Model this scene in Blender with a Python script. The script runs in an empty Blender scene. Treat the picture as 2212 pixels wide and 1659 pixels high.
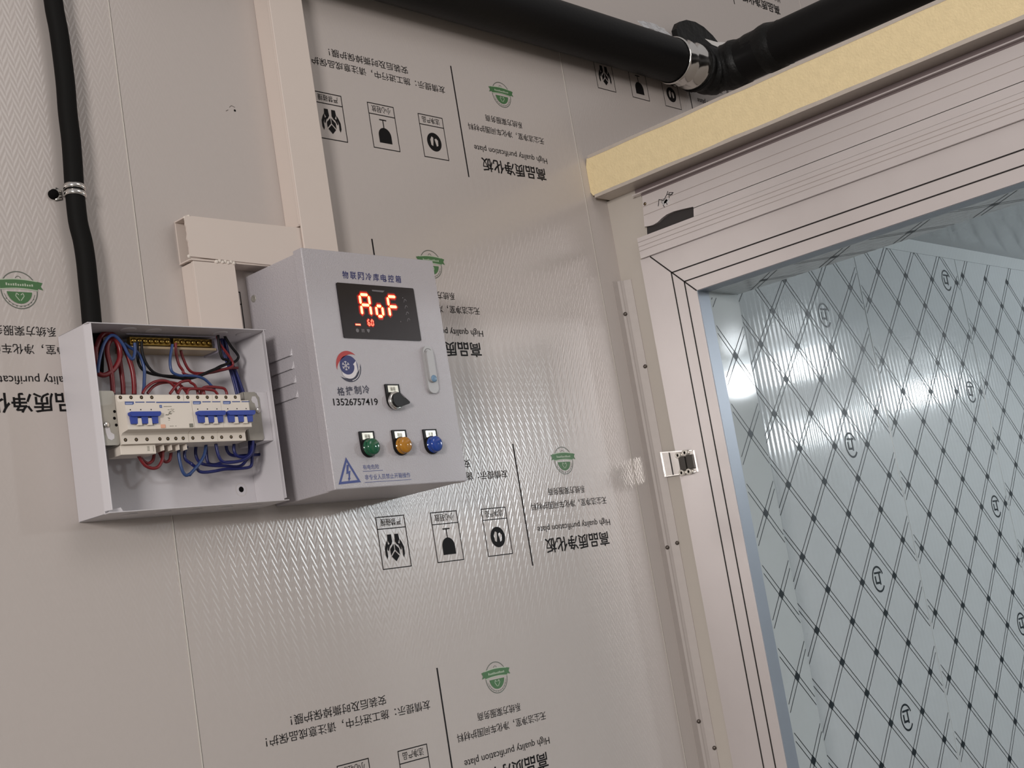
import bpy, math, random
from mathutils import Vector, Matrix
random.seed(7)
SC = bpy.context.scene
COL = SC.collection
PI = math.pi
# ---------------------------------------------------------------- camera
CAM_ROT = ((0.67858193, -0.71660649, -0.16125043),
           (0.00522246, 0.22423176, -0.97452185),
           (0.73450616, 0.66045079, 0.15590207))      # rows: right, down, forward
F_PX = 2925.77
CAM = Vector((0.0, -1.78, 1.45))
cd = bpy.data.cameras.new('camera'); co = bpy.data.objects.new('camera', cd); COL.objects.link(co)
r_, d_, f_ = [Vector(v) for v in CAM_ROT]
co.matrix_world = Matrix(((r_.x, -d_.x, -f_.x, CAM.x), (r_.y, -d_.y, -f_.y, CAM.y), (r_.z, -d_.z, -f_.z, CAM.z), (0, 0, 0, 1)))
cd.sensor_fit = 'HORIZONTAL'; cd.sensor_width = 36.0; cd.lens = F_PX / 2212 * 36.0
cd.clip_start = 0.02; cd.clip_end = 100
SC.camera = co
# ---------------------------------------------------------------- world, lights, exposure
w = bpy.data.worlds.new('world'); SC.world = w; w.use_nodes = True
w.node_tree.nodes['Background'].inputs[0].default_value = (1.0, 0.965, 0.95, 1)
w.node_tree.nodes['Background'].inputs[1].default_value = 0.34
SC.view_settings.view_transform = 'Standard'; SC.view_settings.look = 'None'
SC.view_settings.exposure = 0.03; SC.view_settings.gamma = 1.0; SC.view_settings.use_curve_mapping = False
SC.cycles.use_denoising = True
SC.cycles.max_bounces = 8; SC.cycles.caustics_reflective = False; SC.cycles.caustics_refractive = False
SC.cycles.sample_clamp_indirect = 6.0

def area(name, loc, target, size, power, color=(1, 1, 1), size_y=None):
    l = bpy.data.lights.new(name, 'AREA'); l.energy = power; l.color = color; l.size = size
    if size_y: l.shape = 'RECTANGLE'; l.size_y = size_y
    o = bpy.data.objects.new(name, l); COL.objects.link(o); o.location = loc
    o.rotation_euler = (Vector(target) - Vector(loc)).to_track_quat('-Z', 'Y').to_euler()
    return o
# hall lamps: one high on the left behind the viewer, one under the ceiling ahead
area('hall_lamp', (-4.5, -4.2, 2.6), (1.8, 0, 1.8), 1.2, 262, (1.0, 0.955, 0.92))
area('hall_lamp', (1.7, -2.6, 3.4), (1.7, -0.1, 1.6), 1.2, 10, (1.0, 0.96, 0.93))
# cold room lamps (hang under its ceiling, seen only as reflections in the shiny films)
for lx, ly, lp in ((4.95, -1.75, 11), (4.93, -1.20, 9), (7.10, -1.73, 13), (7.82, -2.84, 18), (5.6, -4.2, 95), (4.3, -4.6, 85)):
    l = bpy.data.lights.new('cold_room_lamp', 'POINT'); l.energy = lp; l.color = (0.90, 0.96, 1.0); l.shadow_soft_size = 0.055 if ly > -4 else 0.11
    o = bpy.data.objects.new('cold_room_lamp', l); COL.objects.link(o); o.location = (lx, ly, 2.21)

# ---------------------------------------------------------------- materials
def srgb(r, g, b):
    f = lambda c: (c / 255 / 12.92) if c / 255 <= 0.04045 else ((c / 255 + 0.055) / 1.055) ** 2.4
    return (f(r), f(g), f(b), 1)

def mat(name, col, rough=0.5, metal=0.0, spec=0.5, var=0.0, scale=40, bump=0.0, bscale=300, bdist=0.001, coat=0.0, emit=None, estr=0.0, trans=0.0, alpha=1.0):
    m = bpy.data.materials.new(name); m.use_nodes = True
    nt = m.node_tree; b = nt.nodes['Principled BSDF']
    b.inputs['Base Color'].default_value = col
    b.inputs['Roughness'].default_value = rough; b.inputs['Metallic'].default_value = metal
    b.inputs['Specular IOR Level'].default_value = spec; b.inputs['Coat Weight'].default_value = coat
    b.inputs['Transmission Weight'].default_value = trans; b.inputs['Alpha'].default_value = alpha
    tc = nt.nodes.new('ShaderNodeTexCoord')
    if var > 0:
        n = nt.nodes.new('ShaderNodeTexNoise'); n.inputs['Scale'].default_value = scale; n.inputs['Detail'].default_value = 4
        nt.links.new(tc.outputs['Object'], n.inputs['Vector'])
        hs = nt.nodes.new('ShaderNodeMapRange'); hs.inputs[3].default_value = 1 - var; hs.inputs[4].default_value = 1 + var
        nt.links.new(n.outputs[0], hs.inputs[0])
        mx = nt.nodes.new('ShaderNodeVectorMath'); mx.operation = 'SCALE'; mx.inputs[0].default_value = col[:3]
        nt.links.new(hs.outputs[0], mx.inputs['Scale']); nt.links.new(mx.outputs[0], b.inputs['Base Color'])
    if bump > 0:
        n2 = nt.nodes.new('ShaderNodeTexNoise'); n2.inputs['Scale'].default_value = bscale; n2.inputs['Detail'].default_value = 3
        nt.links.new(tc.outputs['Object'], n2.inputs['Vector'])
        bp = nt.nodes.new('ShaderNodeBump'); bp.inputs['Strength'].default_value = bump; bp.inputs['Distance'].default_value = bdist
        nt.links.new(n2.outputs[0], bp.inputs['Height']); nt.links.new(bp.outputs[0], b.inputs['Normal'])
    if emit:
        b.inputs['Emission Color'].default_value = emit; b.inputs['Emission Strength'].default_value = estr
    return m

def height_nodes(m, kind):
    """relief pressed into a protective film, in the object's own metres"""
    nt = m.node_tree; b = nt.nodes['Principled BSDF']
    def M(op, a, c=None):
        n = nt.nodes.new('ShaderNodeMath'); n.operation = op
        for i, v in enumerate((a, c)):
            if v is None: continue
            if isinstance(v, (int, float)): n.inputs[i].default_value = v
            else: nt.links.new(v, n.inputs[i])
        return n.outputs[0]
    tc = nt.nodes.new('ShaderNodeTexCoord'); sp = nt.nodes.new('ShaderNodeSeparateXYZ'); nt.links.new(tc.outputs['Object'], sp.inputs[0])
    x, y, z = sp.outputs
    nz = nt.nodes.new('ShaderNodeTexNoise'); nt.links.new(tc.outputs['Object'], nz.inputs['Vector'])
    if kind == 'zigzag':
        tri = M('PINGPONG', M('DIVIDE', x, 0.020), 0.5)
        h = M('SINE', M('MULTIPLY', M('ADD', z, M('MULTIPLY', tri, 0.042)), 2 * PI / 0.016))
        h = M('ADD', M('MULTIPLY', h, 0.5), 0.5)
        nz.inputs['Scale'].default_value = 6; nz.inputs['Detail'].default_value = 2
        h = M('ADD', h, M('MULTIPLY', nz.outputs[0], 6.0))
        stg, dist, ior = 1.0, 0.00014, 1.55
    else:                                                                   # ribs of the cold-room lining
        h = M('SINE', M('MULTIPLY', x, 2 * PI / 0.021))
        nz.inputs['Scale'].default_value = 3.5; nz.inputs['Detail'].default_value = 5
        h = M('ADD', M('MULTIPLY', h, 0.5), M('MULTIPLY', nz.outputs[0], 1.6))
        stg, dist, ior = 1.0, 0.00015, 1.5
    bp = nt.nodes.new('ShaderNodeBump'); bp.inputs['Strength'].default_value = stg; bp.inputs['Distance'].default_value = dist
    nt.links.new(h, bp.inputs['Height']); nt.links.new(bp.outputs[0], b.inputs['Coat Normal'])
    b.inputs['Coat Weight'].default_value = 1.0; b.inputs['Coat Roughness'].default_value = b.inputs['Roughness'].default_value
    b.inputs['Coat IOR'].default_value = ior; b.inputs['Specular IOR Level'].default_value = 0.0; b.inputs['Roughness'].default_value = 0.7

M = {}
M['film'] = mat('film_wall', srgb(187, 178, 173), 0.20, spec=0.5, var=0.02, scale=90); height_nodes(M['film'], 'zigzag')
M['seam'] = mat('seam_edge', srgb(205, 198, 190), 0.35)
M['seamdark'] = mat('seam_gap', srgb(95, 88, 80), 0.6)
M['ink'] = mat('black_ink', srgb(20, 18, 19), 0.6, spec=0.15)
M['green'] = mat('green_ink', srgb(66, 108, 64), 0.45)
M['palegreen'] = mat('pale_green_ink', srgb(176, 186, 166), 0.45)
M['greyink'] = mat('grey_ink', srgb(92, 98, 88), 0.45)
M['lining'] = mat('patterned_film', srgb(188, 192, 194), 0.10, spec=0.6, var=0.03, scale=12); height_nodes(M['lining'], 'ribs')
M['flatlining'] = mat('smooth_film', srgb(178, 183, 184), 0.08, spec=0.5, var=0.03, scale=12, coat=0.4)
M['liningink'] = mat('lining_ink', srgb(22, 30, 36), 0.4, spec=0.25)
M['beige'] = mat('beige_panel', srgb(194, 186, 177), 0.33, var=0.02, bump=0.05, bscale=60)
M['alu'] = mat('brushed_aluminium', srgb(228, 221, 220), 0.33, metal=0.6, var=0.03, scale=15)
M['jointshadegrey'] = mat('joint_and_shade_strip', srgb(120, 106, 106), 0.6)
M['alugroove'] = mat('shallow_groove', srgb(176, 164, 158), 0.45, metal=0.4)
M['alureveal'] = mat('reveal_aluminium', srgb(148, 154, 164), 0.35, metal=0.4)
M['rail'] = mat('film_covered_aluminium', srgb(166, 157, 152), 0.5, metal=0.1, var=0.06, scale=60)
M['gasket'] = mat('black_gasket', srgb(26, 20, 18), 0.5)
M['slot'] = mat('dark_slot', srgb(52, 48, 48), 0.6)
M['foam'] = mat('yellow_foam', srgb(234, 214, 170), 0.85, spec=0.2, var=0.09, scale=55, bump=0.5, bscale=220, bdist=0.002)
M['foamdark'] = mat('foam_joint', srgb(176, 136, 62), 0.85)
M['skin'] = mat('panel_skin', srgb(196, 186, 176), 0.4, metal=0.2, var=0.06, scale=70, bump=0.3, bscale=90, bdist=0.002)
M['rubber'] = mat('black_rubber_foam', srgb(10, 9, 10), 0.5, spec=0.22, var=0.15, scale=30, bump=0.25, bscale=120, bdist=0.001)
M['tape'] = mat('black_tape', srgb(12, 12, 12), 0.5, spec=0.3, bump=0.6, bscale=45, bdist=0.006)
M['hose'] = mat('black_conduit', srgb(15, 14, 13), 0.7, spec=0.15, var=0.1, scale=90)
M['chrome'] = mat('chrome', srgb(225, 222, 218), 0.14, metal=1.0)
M['steel'] = mat('stainless_steel', srgb(205, 200, 196), 0.26, metal=0.9, bump=0.1, bscale=50)
M['galv'] = mat('galvanised_steel', srgb(164, 160, 152), 0.45, metal=0.35, var=0.16, scale=60)
M['darksteel'] = mat('dark_rivet', srgb(92, 84, 78), 0.3, metal=0.6)
M['boltring'] = mat('bright_bolt', srgb(232, 226, 216), 0.25, metal=0.35)
M['foil'] = mat('aluminium_foil', srgb(226, 226, 228), 0.22, metal=0.8, bump=1.0, bscale=90, bdist=0.004)
M['trunk'] = mat('white_pvc', srgb(212, 199, 190), 0.42, var=0.02, scale=20)
M['trunkcut'] = mat('cut_pvc', srgb(214, 204, 194), 0.55)
M['paper'] = mat('white_paper', srgb(222, 218, 214), 0.7)
M['cab'] = mat('cabinet_paint', srgb(178, 173, 177), 0.30, spec=0.7, bump=0.6, bscale=420, bdist=0.0014)
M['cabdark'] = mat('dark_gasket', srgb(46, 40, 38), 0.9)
M['box'] = mat('white_box_paint', srgb(202, 198, 201), 0.40, bump=0.12, bscale=240)
M['hole'] = mat('dark_hole', srgb(14, 12, 12), 0.9, spec=0.1)
M['brk'] = mat('breaker_plastic', srgb(222, 212, 200), 0.42)
M['brkshade'] = mat('grey_window', srgb(120, 116, 104), 0.4)
M['blue'] = mat('blue_toggle', srgb(38, 62, 150), 0.35)
M['bluestripe'] = mat('blue_stripe', srgb(62, 82, 140), 0.45)
M['bluepale'] = mat('pale_blue_label', srgb(150, 160, 196), 0.45)
M['orange'] = mat('orange_mark', srgb(226, 168, 140), 0.5)
M['screw'] = mat('terminal_screw', srgb(120, 104, 84), 0.3, metal=0.9)
M['tan'] = mat('amber_plastic', srgb(168, 148, 118), 0.35)
M['brass'] = mat('brass', srgb(150, 124, 66), 0.26, metal=1.0, var=0.3, scale=120)
M['clear'] = mat('clear_plastic', srgb(168, 160, 178), 0.12, alpha=0.34)
M['wR'] = mat('red_insulation', srgb(112, 24, 30), 0.35)
M['wB'] = mat('blue_insulation', srgb(40, 64, 112), 0.35)
M['wN'] = mat('dark_blue_insulation', srgb(20, 28, 90), 0.35)
M['wK'] = mat('black_insulation', srgb(12, 10, 13), 0.5, spec=0.25)
M['disp'] = mat('display_face', srgb(24, 20, 24), 0.2, spec=0.5)
M['dispmark'] = mat('display_mark', srgb(112, 108, 110), 0.5)
M['seg'] = mat('lit_segment', (0, 0, 0, 1), 0.5, emit=(1.0, 0.42, 0.13, 1), estr=5.0)
M['segsmall'] = mat('lit_small_segment', (0, 0, 0, 1), 0.5, emit=(1.0, 0.16, 0.09, 1), estr=4.0)
M['segglow'] = mat('painted_halo', (0.02, 0, 0, 1), 0.4, emit=(1.0, 0.012, 0.0, 1), estr=0.75)  # red glow around the segments, painted as emissive shapes
M['segdim'] = mat('painted_halo_dim', (0.02, 0, 0, 1), 0.4, emit=(1.0, 0.02, 0.004, 1), estr=0.16)
M['logored'] = mat('red_print', srgb(170, 48, 46), 0.4)
M['logoblue'] = mat('navy_print', srgb(30, 36, 96), 0.4)
M['logodark'] = mat('dark_navy_print', srgb(30, 28, 52), 0.4)
M['titleblue'] = mat('blue_print', srgb(46, 50, 104), 0.4)
M['warnblue'] = mat('warning_blue_print', srgb(48, 62, 128), 0.4)
M['white'] = mat('white_print', srgb(214, 208, 210), 0.4)
M['blackpl'] = mat('black_plastic', srgb(16, 13, 14), 0.45, spec=0.3)
M['plate'] = mat('silver_nameplate', srgb(226, 222, 208), 0.22, metal=0.35)
M['platemark'] = mat('nameplate_mark', srgb(120, 116, 100), 0.4)
M['lgreen'] = mat('green_lens', srgb(14, 84, 54), 0.10, coat=0.6)
M['lamber'] = mat('amber_lens', srgb(176, 118, 24), 0.10, coat=0.6)
M['lblue'] = mat('blue_lens', srgb(26, 64, 150), 0.10, coat=0.6)
M['lock'] = mat('zinc_lock', srgb(176, 174, 174), 0.45, metal=0.3)
M['lockbtn'] = mat('blue_grey_button', srgb(112, 142, 168), 0.3)
M['floor'] = mat('grey_floor', srgb(128, 126, 122), 0.5, var=0.1, scale=4)
M['ceil'] = mat('white_ceiling', srgb(205, 200, 194), 0.5)
M['inner'] = mat('cold_room_panel', srgb(176, 184, 184), 0.35)
M['blackblock'] = mat('dark_block', srgb(66, 62, 58), 0.35, metal=0.3)

# ---------------------------------------------------------------- mesh helpers
ORG = {}
class MB:
    def __init__(s): s.v = []; s.f = []; s.m = []; s.sm = []
    def add(s, vs, fs, mi=0, smooth=False):
        b = len(s.v); s.v += [tuple(v) for v in vs]
        for f in fs: s.f.append([b + i for i in f]); s.m.append(mi); s.sm.append(smooth)
    def box(s, x0, x1, y0, y1, z0, z1, mi=0):
        x0, x1 = min(x0, x1), max(x0, x1); y0, y1 = min(y0, y1), max(y0, y1); z0, z1 = min(z0, z1), max(z0, z1)
        s.add([(x0, y0, z0), (x1, y0, z0), (x1, y1, z0), (x0, y1, z0), (x0, y0, z1), (x1, y0, z1), (x1, y1, z1), (x0, y1, z1)],
              [(0, 3, 2, 1), (4, 5, 6, 7), (0, 1, 5, 4), (1, 2, 6, 5), (2, 3, 7, 6), (3, 0, 4, 7)], mi)
        return s
    def prism(s, poly, fn, mi=0, smooth=False, cap0=True):
        """poly of (a,b); fn(a,b,t) -> xyz for t in 0 (back), 1 (front)"""
        n = len(poly)
        vs = [fn(a, b, 0) for a, b in poly] + [fn(a, b, 1) for a, b in poly]
        ar = sum(poly[i][0] * poly[(i + 1) % n][1] - poly[(i + 1) % n][0] * poly[i][1] for i in range(n))
        idx = list(range(n)) if ar > 0 else list(range(n))[::-1]
        fs = [[n + i for i in idx]] + ([[i for i in idx[::-1]]] if cap0 else [])
        s.add(vs, fs, mi)
        sd = []
        for k in range(n):
            i, j = idx[k], idx[(k + 1) % n]; sd.append((i, j, n + j, n + i))
        s.add(vs, sd, mi, smooth)
        return s
    def xz(s, poly, y0, y1, mi=0, smooth=False):        # face towards -Y at y1
        return s.prism(poly, lambda a, b, t: (a, y0 + (y1 - y0) * t, b), mi, smooth)
    def yz(s, poly, x0, x1, mi=0):                        # poly of (y,z), face towards -X at x1
        return s.prism([(-a, b) for a, b in poly], lambda a, b, t: (x0 + (x1 - x0) * t, -a, b), mi)
    def flat(s, poly, y, mi=0):
        n = len(poly); ar = sum(poly[i][0] * poly[(i + 1) % n][1] - poly[(i + 1) % n][0] * poly[i][1] for i in range(n))
        if ar < 0: poly = poly[::-1]
        s.add([(a, y, b) for a, b in poly], [list(range(n))], mi); return s
    def line(s, p, q, w, y, mi=0):
        dx, dz = q[0] - p[0], q[1] - p[1]; l = math.hypot(dx, dz) or 1
        nx, nz = -dz / l * w / 2, dx / l * w / 2
        return s.flat([(p[0] + nx, p[1] + nz), (p[0] - nx, p[1] - nz), (q[0] - nx, q[1] - nz), (q[0] + nx, q[1] + nz)], y, mi)
    def poly_line(s, pts, w, y, mi=0):
        for a, b in zip(pts, pts[1:]): s.line(a, b, w, y, mi)
        return s
    def frame(s, x0, x1, z0, z1, w, y, mi=0):
        s.flat([(x0, z0), (x1, z0), (x1, z0 + w), (x0, z0 + w)], y, mi); s.flat([(x0, z1 - w), (x1, z1 - w), (x1, z1), (x0, z1)], y, mi)
        s.flat([(x0, z0 + w), (x0 + w, z0 + w), (x0 + w, z1 - w), (x0, z1 - w)], y, mi); s.flat([(x1 - w, z0 + w), (x1, z0 + w), (x1, z1 - w), (x1 - w, z1 - w)], y, mi)
        return s
    def ring(s, c, r0, r1, y, mi=0, n=40, a0=0, a1=2 * PI, sz=1.0):
        vs = []; k = n + 1
        for i in range(k):
            a = a0 + (a1 - a0) * i / n
            vs += [(c[0] + r0 * math.cos(a), y, c[1] + r0 * sz * math.sin(a)), (c[0] + r1 * math.cos(a), y, c[1] + r1 * sz * math.sin(a))]
        s.add(vs, [(2 * i, 2 * i + 1, 2 * i + 3, 2 * i + 2) for i in range(n)], mi); return s
    def cyl(s, p0, p1, r0, r1=None, n=24, mi=0, caps=(True, True), smooth=True):
        r1 = r0 if r1 is None else r1
        p0, p1 = Vector(p0), Vector(p1); ax = (p1 - p0).normalized()
        u = ax.orthogonal().normalized(); v = ax.cross(u)
        vs = []
        for p, r in ((p0, r0), (p1, r1)):
            vs += [p + (u * math.cos(2 * PI * i / n) + v * math.sin(2 * PI * i / n)) * r for i in range(n)]
        s.add(vs, [(i, (i + 1) % n, n + (i + 1) % n, n + i) for i in range(n)], mi, smooth)
        if caps[0]: s.add(vs[:n], [list(range(n))[::-1]], mi)
        if caps[1]: s.add(vs[n:], [list(range(n))], mi)
        return s
    def lathe(s, c, prof, axis=(0, -1, 0), n=32, mi=0):
        """prof: list of (radius, distance along axis)"""
        ax = Vector(axis).normalized(); u = ax.orthogonal().normalized(); v = ax.cross(u); c = Vector(c)
        vs = []
        for r, t in prof:
            vs += [c + ax * t + (u * math.cos(2 * PI * i / n) + v * math.sin(2 * PI * i / n)) * max(r, 1e-5) for i in range(n)]
        fs = [(k * n + i, k * n + (i + 1) % n, (k + 1) * n + (i + 1) % n, (k + 1) * n + i) for k in range(len(prof) - 1) for i in range(n)]
        s.add(vs, fs, mi, True); return s
    def tube(s, pts, r, n=10, mi=0, sub=5, rads=None):
        P = [Vector(p) for p in pts]
        if sub > 1:
            Q = [P[0]] + P + [P[-1]]; R = []
            for i in range(1, len(Q) - 2):
                for k in range(sub):
                    t = k / sub; a, b, c, d = Q[i - 1], Q[i], Q[i + 1], Q[i + 2]
                    R.append(0.5 * ((2 * b) + (c - a) * t + (2 * a - 5 * b + 4 * c - d) * t * t + (3 * b - a - 3 * c + d) * t ** 3))
            R.append(P[-1]); P = R
        T = [(P[min(i + 1, len(P) - 1)] - P[max(i - 1, 0)]).normalized() for i in range(len(P))]
        u = T[0].orthogonal().normalized(); vs = []
        for i, p in enumerate(P):
            u = (u - T[i] * u.dot(T[i])).normalized(); v = T[i].cross(u)
            rr = r if rads is None else rads(i / (len(P) - 1)) * r
            vs += [p + (u * math.cos(2 * PI * k / n) + v * math.sin(2 * PI * k / n)) * rr for k in range(n)]
        L = len(P)
        s.add(vs, [(i * n + k, i * n + (k + 1) % n, (i + 1) * n + (k + 1) % n, (i + 1) * n + k) for i in range(L - 1) for k in range(n)], mi, True)
        s.add(vs[:n], [list(range(n))[::-1]], mi); s.add(vs[-n:], [list(range(n))], mi)
        return s
    def text(s, txt, x0, x1, z0, z1, y, mi=0, bold=0.0, turned=False, skew=0.0):
        """letters fitted into the rectangle, reading towards +X, or upside down when turned"""
        vs, fs = glyphs(txt, bold)
        out = []
        for a, b in vs:
            a = a + skew * (b - 0.5)
            if turned: out.append((x1 - a * (x1 - x0), y, z1 - b * (z1 - z0)))
            else: out.append((x0 + a * (x1 - x0), y, z0 + b * (z1 - z0)))
        s.add(out, fs, mi); return s
    def build(s, name, mats, parent=None, bevel=0.0, org=None, seg=2):
        me = bpy.data.meshes.new(name)
        o = bpy.data.objects.new(name, me); COL.objects.link(o)
        if parent is not None: org = ORG[parent.name]
        elif org is None: org = (0, 0, 0)
        ORG[o.name] = org
        me.from_pydata([(v[0] - org[0], v[1] - org[1], v[2] - org[2]) for v in s.v], [], s.f)
        for mm in (mats if isinstance(mats, (list, tuple)) else [mats]): me.materials.append(M[mm])
        me.polygons.foreach_set('material_index', s.m); me.polygons.foreach_set('use_smooth', s.sm)
        me.update()
        if parent is not None: o.parent = parent
        else: o.location = org
        if bevel:
            md = o.modifiers.new('bevel', 'BEVEL'); md.width = bevel; md.segments = seg; md.limit_method = 'ANGLE'; md.angle_limit = 0.7
        return o

_G = {}
def glyphs(txt, bold):
    if (txt, bold) in _G: return _G[(txt, bold)]
    cu = bpy.data.curves.new('letters', 'FONT'); cu.body = txt; cu.size = 1; cu.fill_mode = 'FRONT'; cu.resolution_u = 3; cu.offset = bold
    o = bpy.data.objects.new('letters', cu); COL.objects.link(o)
    dg = bpy.context.evaluated_depsgraph_get(); dg.update()
    me = bpy.data.meshes.new_from_object(o.evaluated_get(dg), depsgraph=dg)
    vs = [(v.co.x, v.co.y) for v in me.vertices]; fs = []
    for p in me.polygons:
        f = list(p.vertices)
        ar = sum(vs[f[i]][0] * vs[f[(i + 1) % len(f)]][1] - vs[f[(i + 1) % len(f)]][0] * vs[f[i]][1] for i in range(len(f)))
        fs.append(f if ar > 0 else f[::-1])
    xa, xb = min(v[0] for v in vs), max(v[0] for v in vs); za, zb = min(v[1] for v in vs), max(v[1] for v in vs)
    vs = [((v[0] - xa) / (xb - xa), (v[1] - za) / (zb - za)) for v in vs]
    bpy.data.objects.remove(o); bpy.data.curves.remove(cu); bpy.data.meshes.remove(me)
    _G[(txt, bold)] = (vs, fs); return _G[(txt, bold)]

def tag(o, label, cat, group=None):
    o['label'] = label; o['category'] = cat
    if group: o['group'] = group
    return o
def thing(name, label, cat, loc, group=None):
    o = bpy.data.objects.new(name, None); COL.objects.link(o); o.location = loc; o.empty_display_size = 0.03
    ORG[o.name] = tuple(loc); return tag(o, label, cat, group)
def structure(o): o['kind'] = 'structure'; return o
def circle(c, r, n=24, a0=0, a1=2 * PI, sz=1.0):
    k = n if abs(a1 - a0) >= 2 * PI - 1e-6 else n + 1
    return [(c[0] + r * math.cos(a0 + (a1 - a0) * i / n), c[1] + r * sz * math.sin(a0 + (a1 - a0) * i / n)) for i in range(k)]
def rrect(x0, x1, z0, z1, r, n=5):
    p = []
    for cx, cz, a in ((x1 - r, z0 + r, -PI / 2), (x1 - r, z1 - r, 0), (x0 + r, z1 - r, PI / 2), (x0 + r, z0 + r, PI)):
        p += [(cx + r * math.cos(a + PI / 2 * i / n), cz + r * math.sin(a + PI / 2 * i / n)) for i in range(n + 1)]
    return p
# ================================================================ SETTING
XR = 2.398            # face of the cold-room front wall
YJ = -0.194           # door opening: left jamb ...
YK = -1.694           # ... and right jamb
ZH = 2.033            # underside of the door head
YL = -0.07            # lining inside the cold room
XB = 2.55             # back of the front wall
XE, YE = 8.6, -6.5

# ---- wall with the printed film
def badge(m, cx, cz, y, ig, ip, ir):
    m.ring((cx, cz), 0.0272, 0.0286, y, ir)
    m.ring((cx, cz), 0.0238, 0.0244, y, ir, a0=PI * 1.08, a1=PI * 1.92)
    half = circle((cx, cz - 0.001), 0.0195, 20, PI * 1.03, PI * 1.97)
    m.flat(half, y - 0.0001, ig)
    for sx in (-1, 1):                                             # two pale leaves
        m.poly_line([(cx + sx * 0.001, cz - 0.016), (cx + sx * 0.0065, cz - 0.009), (cx + sx * 0.005, cz - 0.0045), (cx + sx * 0.0015, cz - 0.0075)], 0.0012, y - 0.0002, ip)
    for k in range(9):                                             # marks round the lower rim
        a = PI * (1.18 + 0.64 * k / 8); m.flat(circle((cx + 0.0248 * math.cos(a), cz + 0.0248 * math.sin(a)), 0.0009, 6), y, ir)
    m.ring((cx, cz + 0.0165), 0.004, 0.0048, y, ir, a0=0.1 * PI, a1=0.9 * PI)
    tl = [(-0.0375, 0.0125), (-0.027, 0.0145), (-0.027, 0.004), (-0.0375, 0.0015), (-0.034, 0.007)]
    for sx in (-1, 1): m.flat([(cx + sx * a, cz + b) for a, b in tl], y - 0.00012, ig)
    top = [(cx - 0.029 + 0.058 * i / 12, cz + 0.0135 + 0.0022 * math.sin(PI * i / 12)) for i in range(13)]
    bot = [(a, b - 0.0125) for a, b in top]
    m.flat([(a, b + 0.0014) for a, b in top][:0] + [(bot[0][0], bot[0][1] - 0.0015)] + [(a, b - 0.0015) for a, b in bot[1:]] + [(a, b + 0.0015) for a, b in top[::-1]], y - 0.00016, ip)
    m.flat(bot + top[::-1], y - 0.00022, ig)
    for k in range(12):                                            # pale unreadable letters on the ribbon
        x = cx - 0.020 + 0.0036 * k; h = (0.004, 0.0028, 0.0028, 0.0034)[k % 4]
        m.flat([(x, cz + 0.0062), (x + 0.0022, cz + 0.0062), (x + 0.0022, cz + 0.0062 + h), (x, cz + 0.0062 + h)], y - 0.00028, ip)

def icon_box(m, x0, x1, zt, zm, zb, word, kind, y, ik):
    m.frame(x0, x1, zb, zt, 0.0016, y, ik); m.flat([(x0, zm - 0.0008), (x1, zm - 0.0008), (x1, zm + 0.0008), (x0, zm + 0.0008)], y, ik)
    m.text(word, x0 + 0.010, x1 - 0.010, zm + 0.0045, zt - 0.0045, y, ik, 0.0, True)
    cx = (x0 + x1) / 2
    if kind == 'glass':                                            # stemmed glass, upside down
        m.flat([(cx - 0.016, zb + 0.013), (cx + 0.016, zb + 0.013)] + [(cx + 0.016 * math.cos(a), zb + 0.028 + 0.016 * math.sin(a)) for a in [PI * k / 14 for k in range(15)]], y, ik)
        m.line((cx, zb + 0.043), (cx, zb + 0.060), 0.0022, y, ik); m.line((cx - 0.009, zb + 0.060), (cx + 0.009, zb + 0.060), 0.0022, y, ik)
    elif kind == 'hands':                                          # two hands holding a crate
        c2 = zb + 0.021
        m.flat([(cx, c2 - 0.009), (cx + 0.009, c2), (cx, c2 + 0.009), (cx - 0.009, c2)], y, ik)
        m.flat([(cx - 0.0105, c2 + 0.002), (cx - 0.001, c2 + 0.0112), (cx - 0.001, c2 + 0.022), (cx - 0.0105, c2 + 0.013)], y, ik)
        m.flat([(cx + 0.0105, c2 + 0.002), (cx + 0.001, c2 + 0.0112), (cx + 0.001, c2 + 0.022), (cx + 0.0105, c2 + 0.013)], y, ik)
        for sx in (-1, 1):
            P = lambda L: [(cx + sx * a, zb + b) for a, b in L]
            m.flat(P([(0.004, 0.060), (0.013, 0.060), (0.014, 0.050), (0.008, 0.040), (0.003, 0.047)]), y, ik)
            m.flat(P([(0.0145, 0.0505), (0.0185, 0.045), (0.0225, 0.036), (0.0225, 0.024), (0.0195, 0.0175), (0.0175, 0.022), (0.018, 0.033), (0.014, 0.041)]), y, ik)
            m.flat(P([(0.0075, 0.044), (0.0135, 0.0425), (0.0165, 0.033), (0.0145, 0.031), (0.0115, 0.037)]), y, ik)
    else:                                                          # ball with a sprout cut out of it
        c2 = zb + 0.035
        m.flat(circle((cx, c2), 0.0195, 30), y, ik)
        for sx, t in ((-1, 0.0), (1, 0.003)):
            m.flat([(cx + sx * 0.0015, c2 + 0.009 - t), (cx + sx * 0.006, c2 + 0.011 - t), (cx + sx * 0.0105, c2 + 0.004), (cx + sx * 0.0095, c2 - 0.007), (cx + sx * 0.005, c2 - 0.009), (cx + sx * 0.003, c2 - 0.001)], y - 0.0002, 6)

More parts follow.
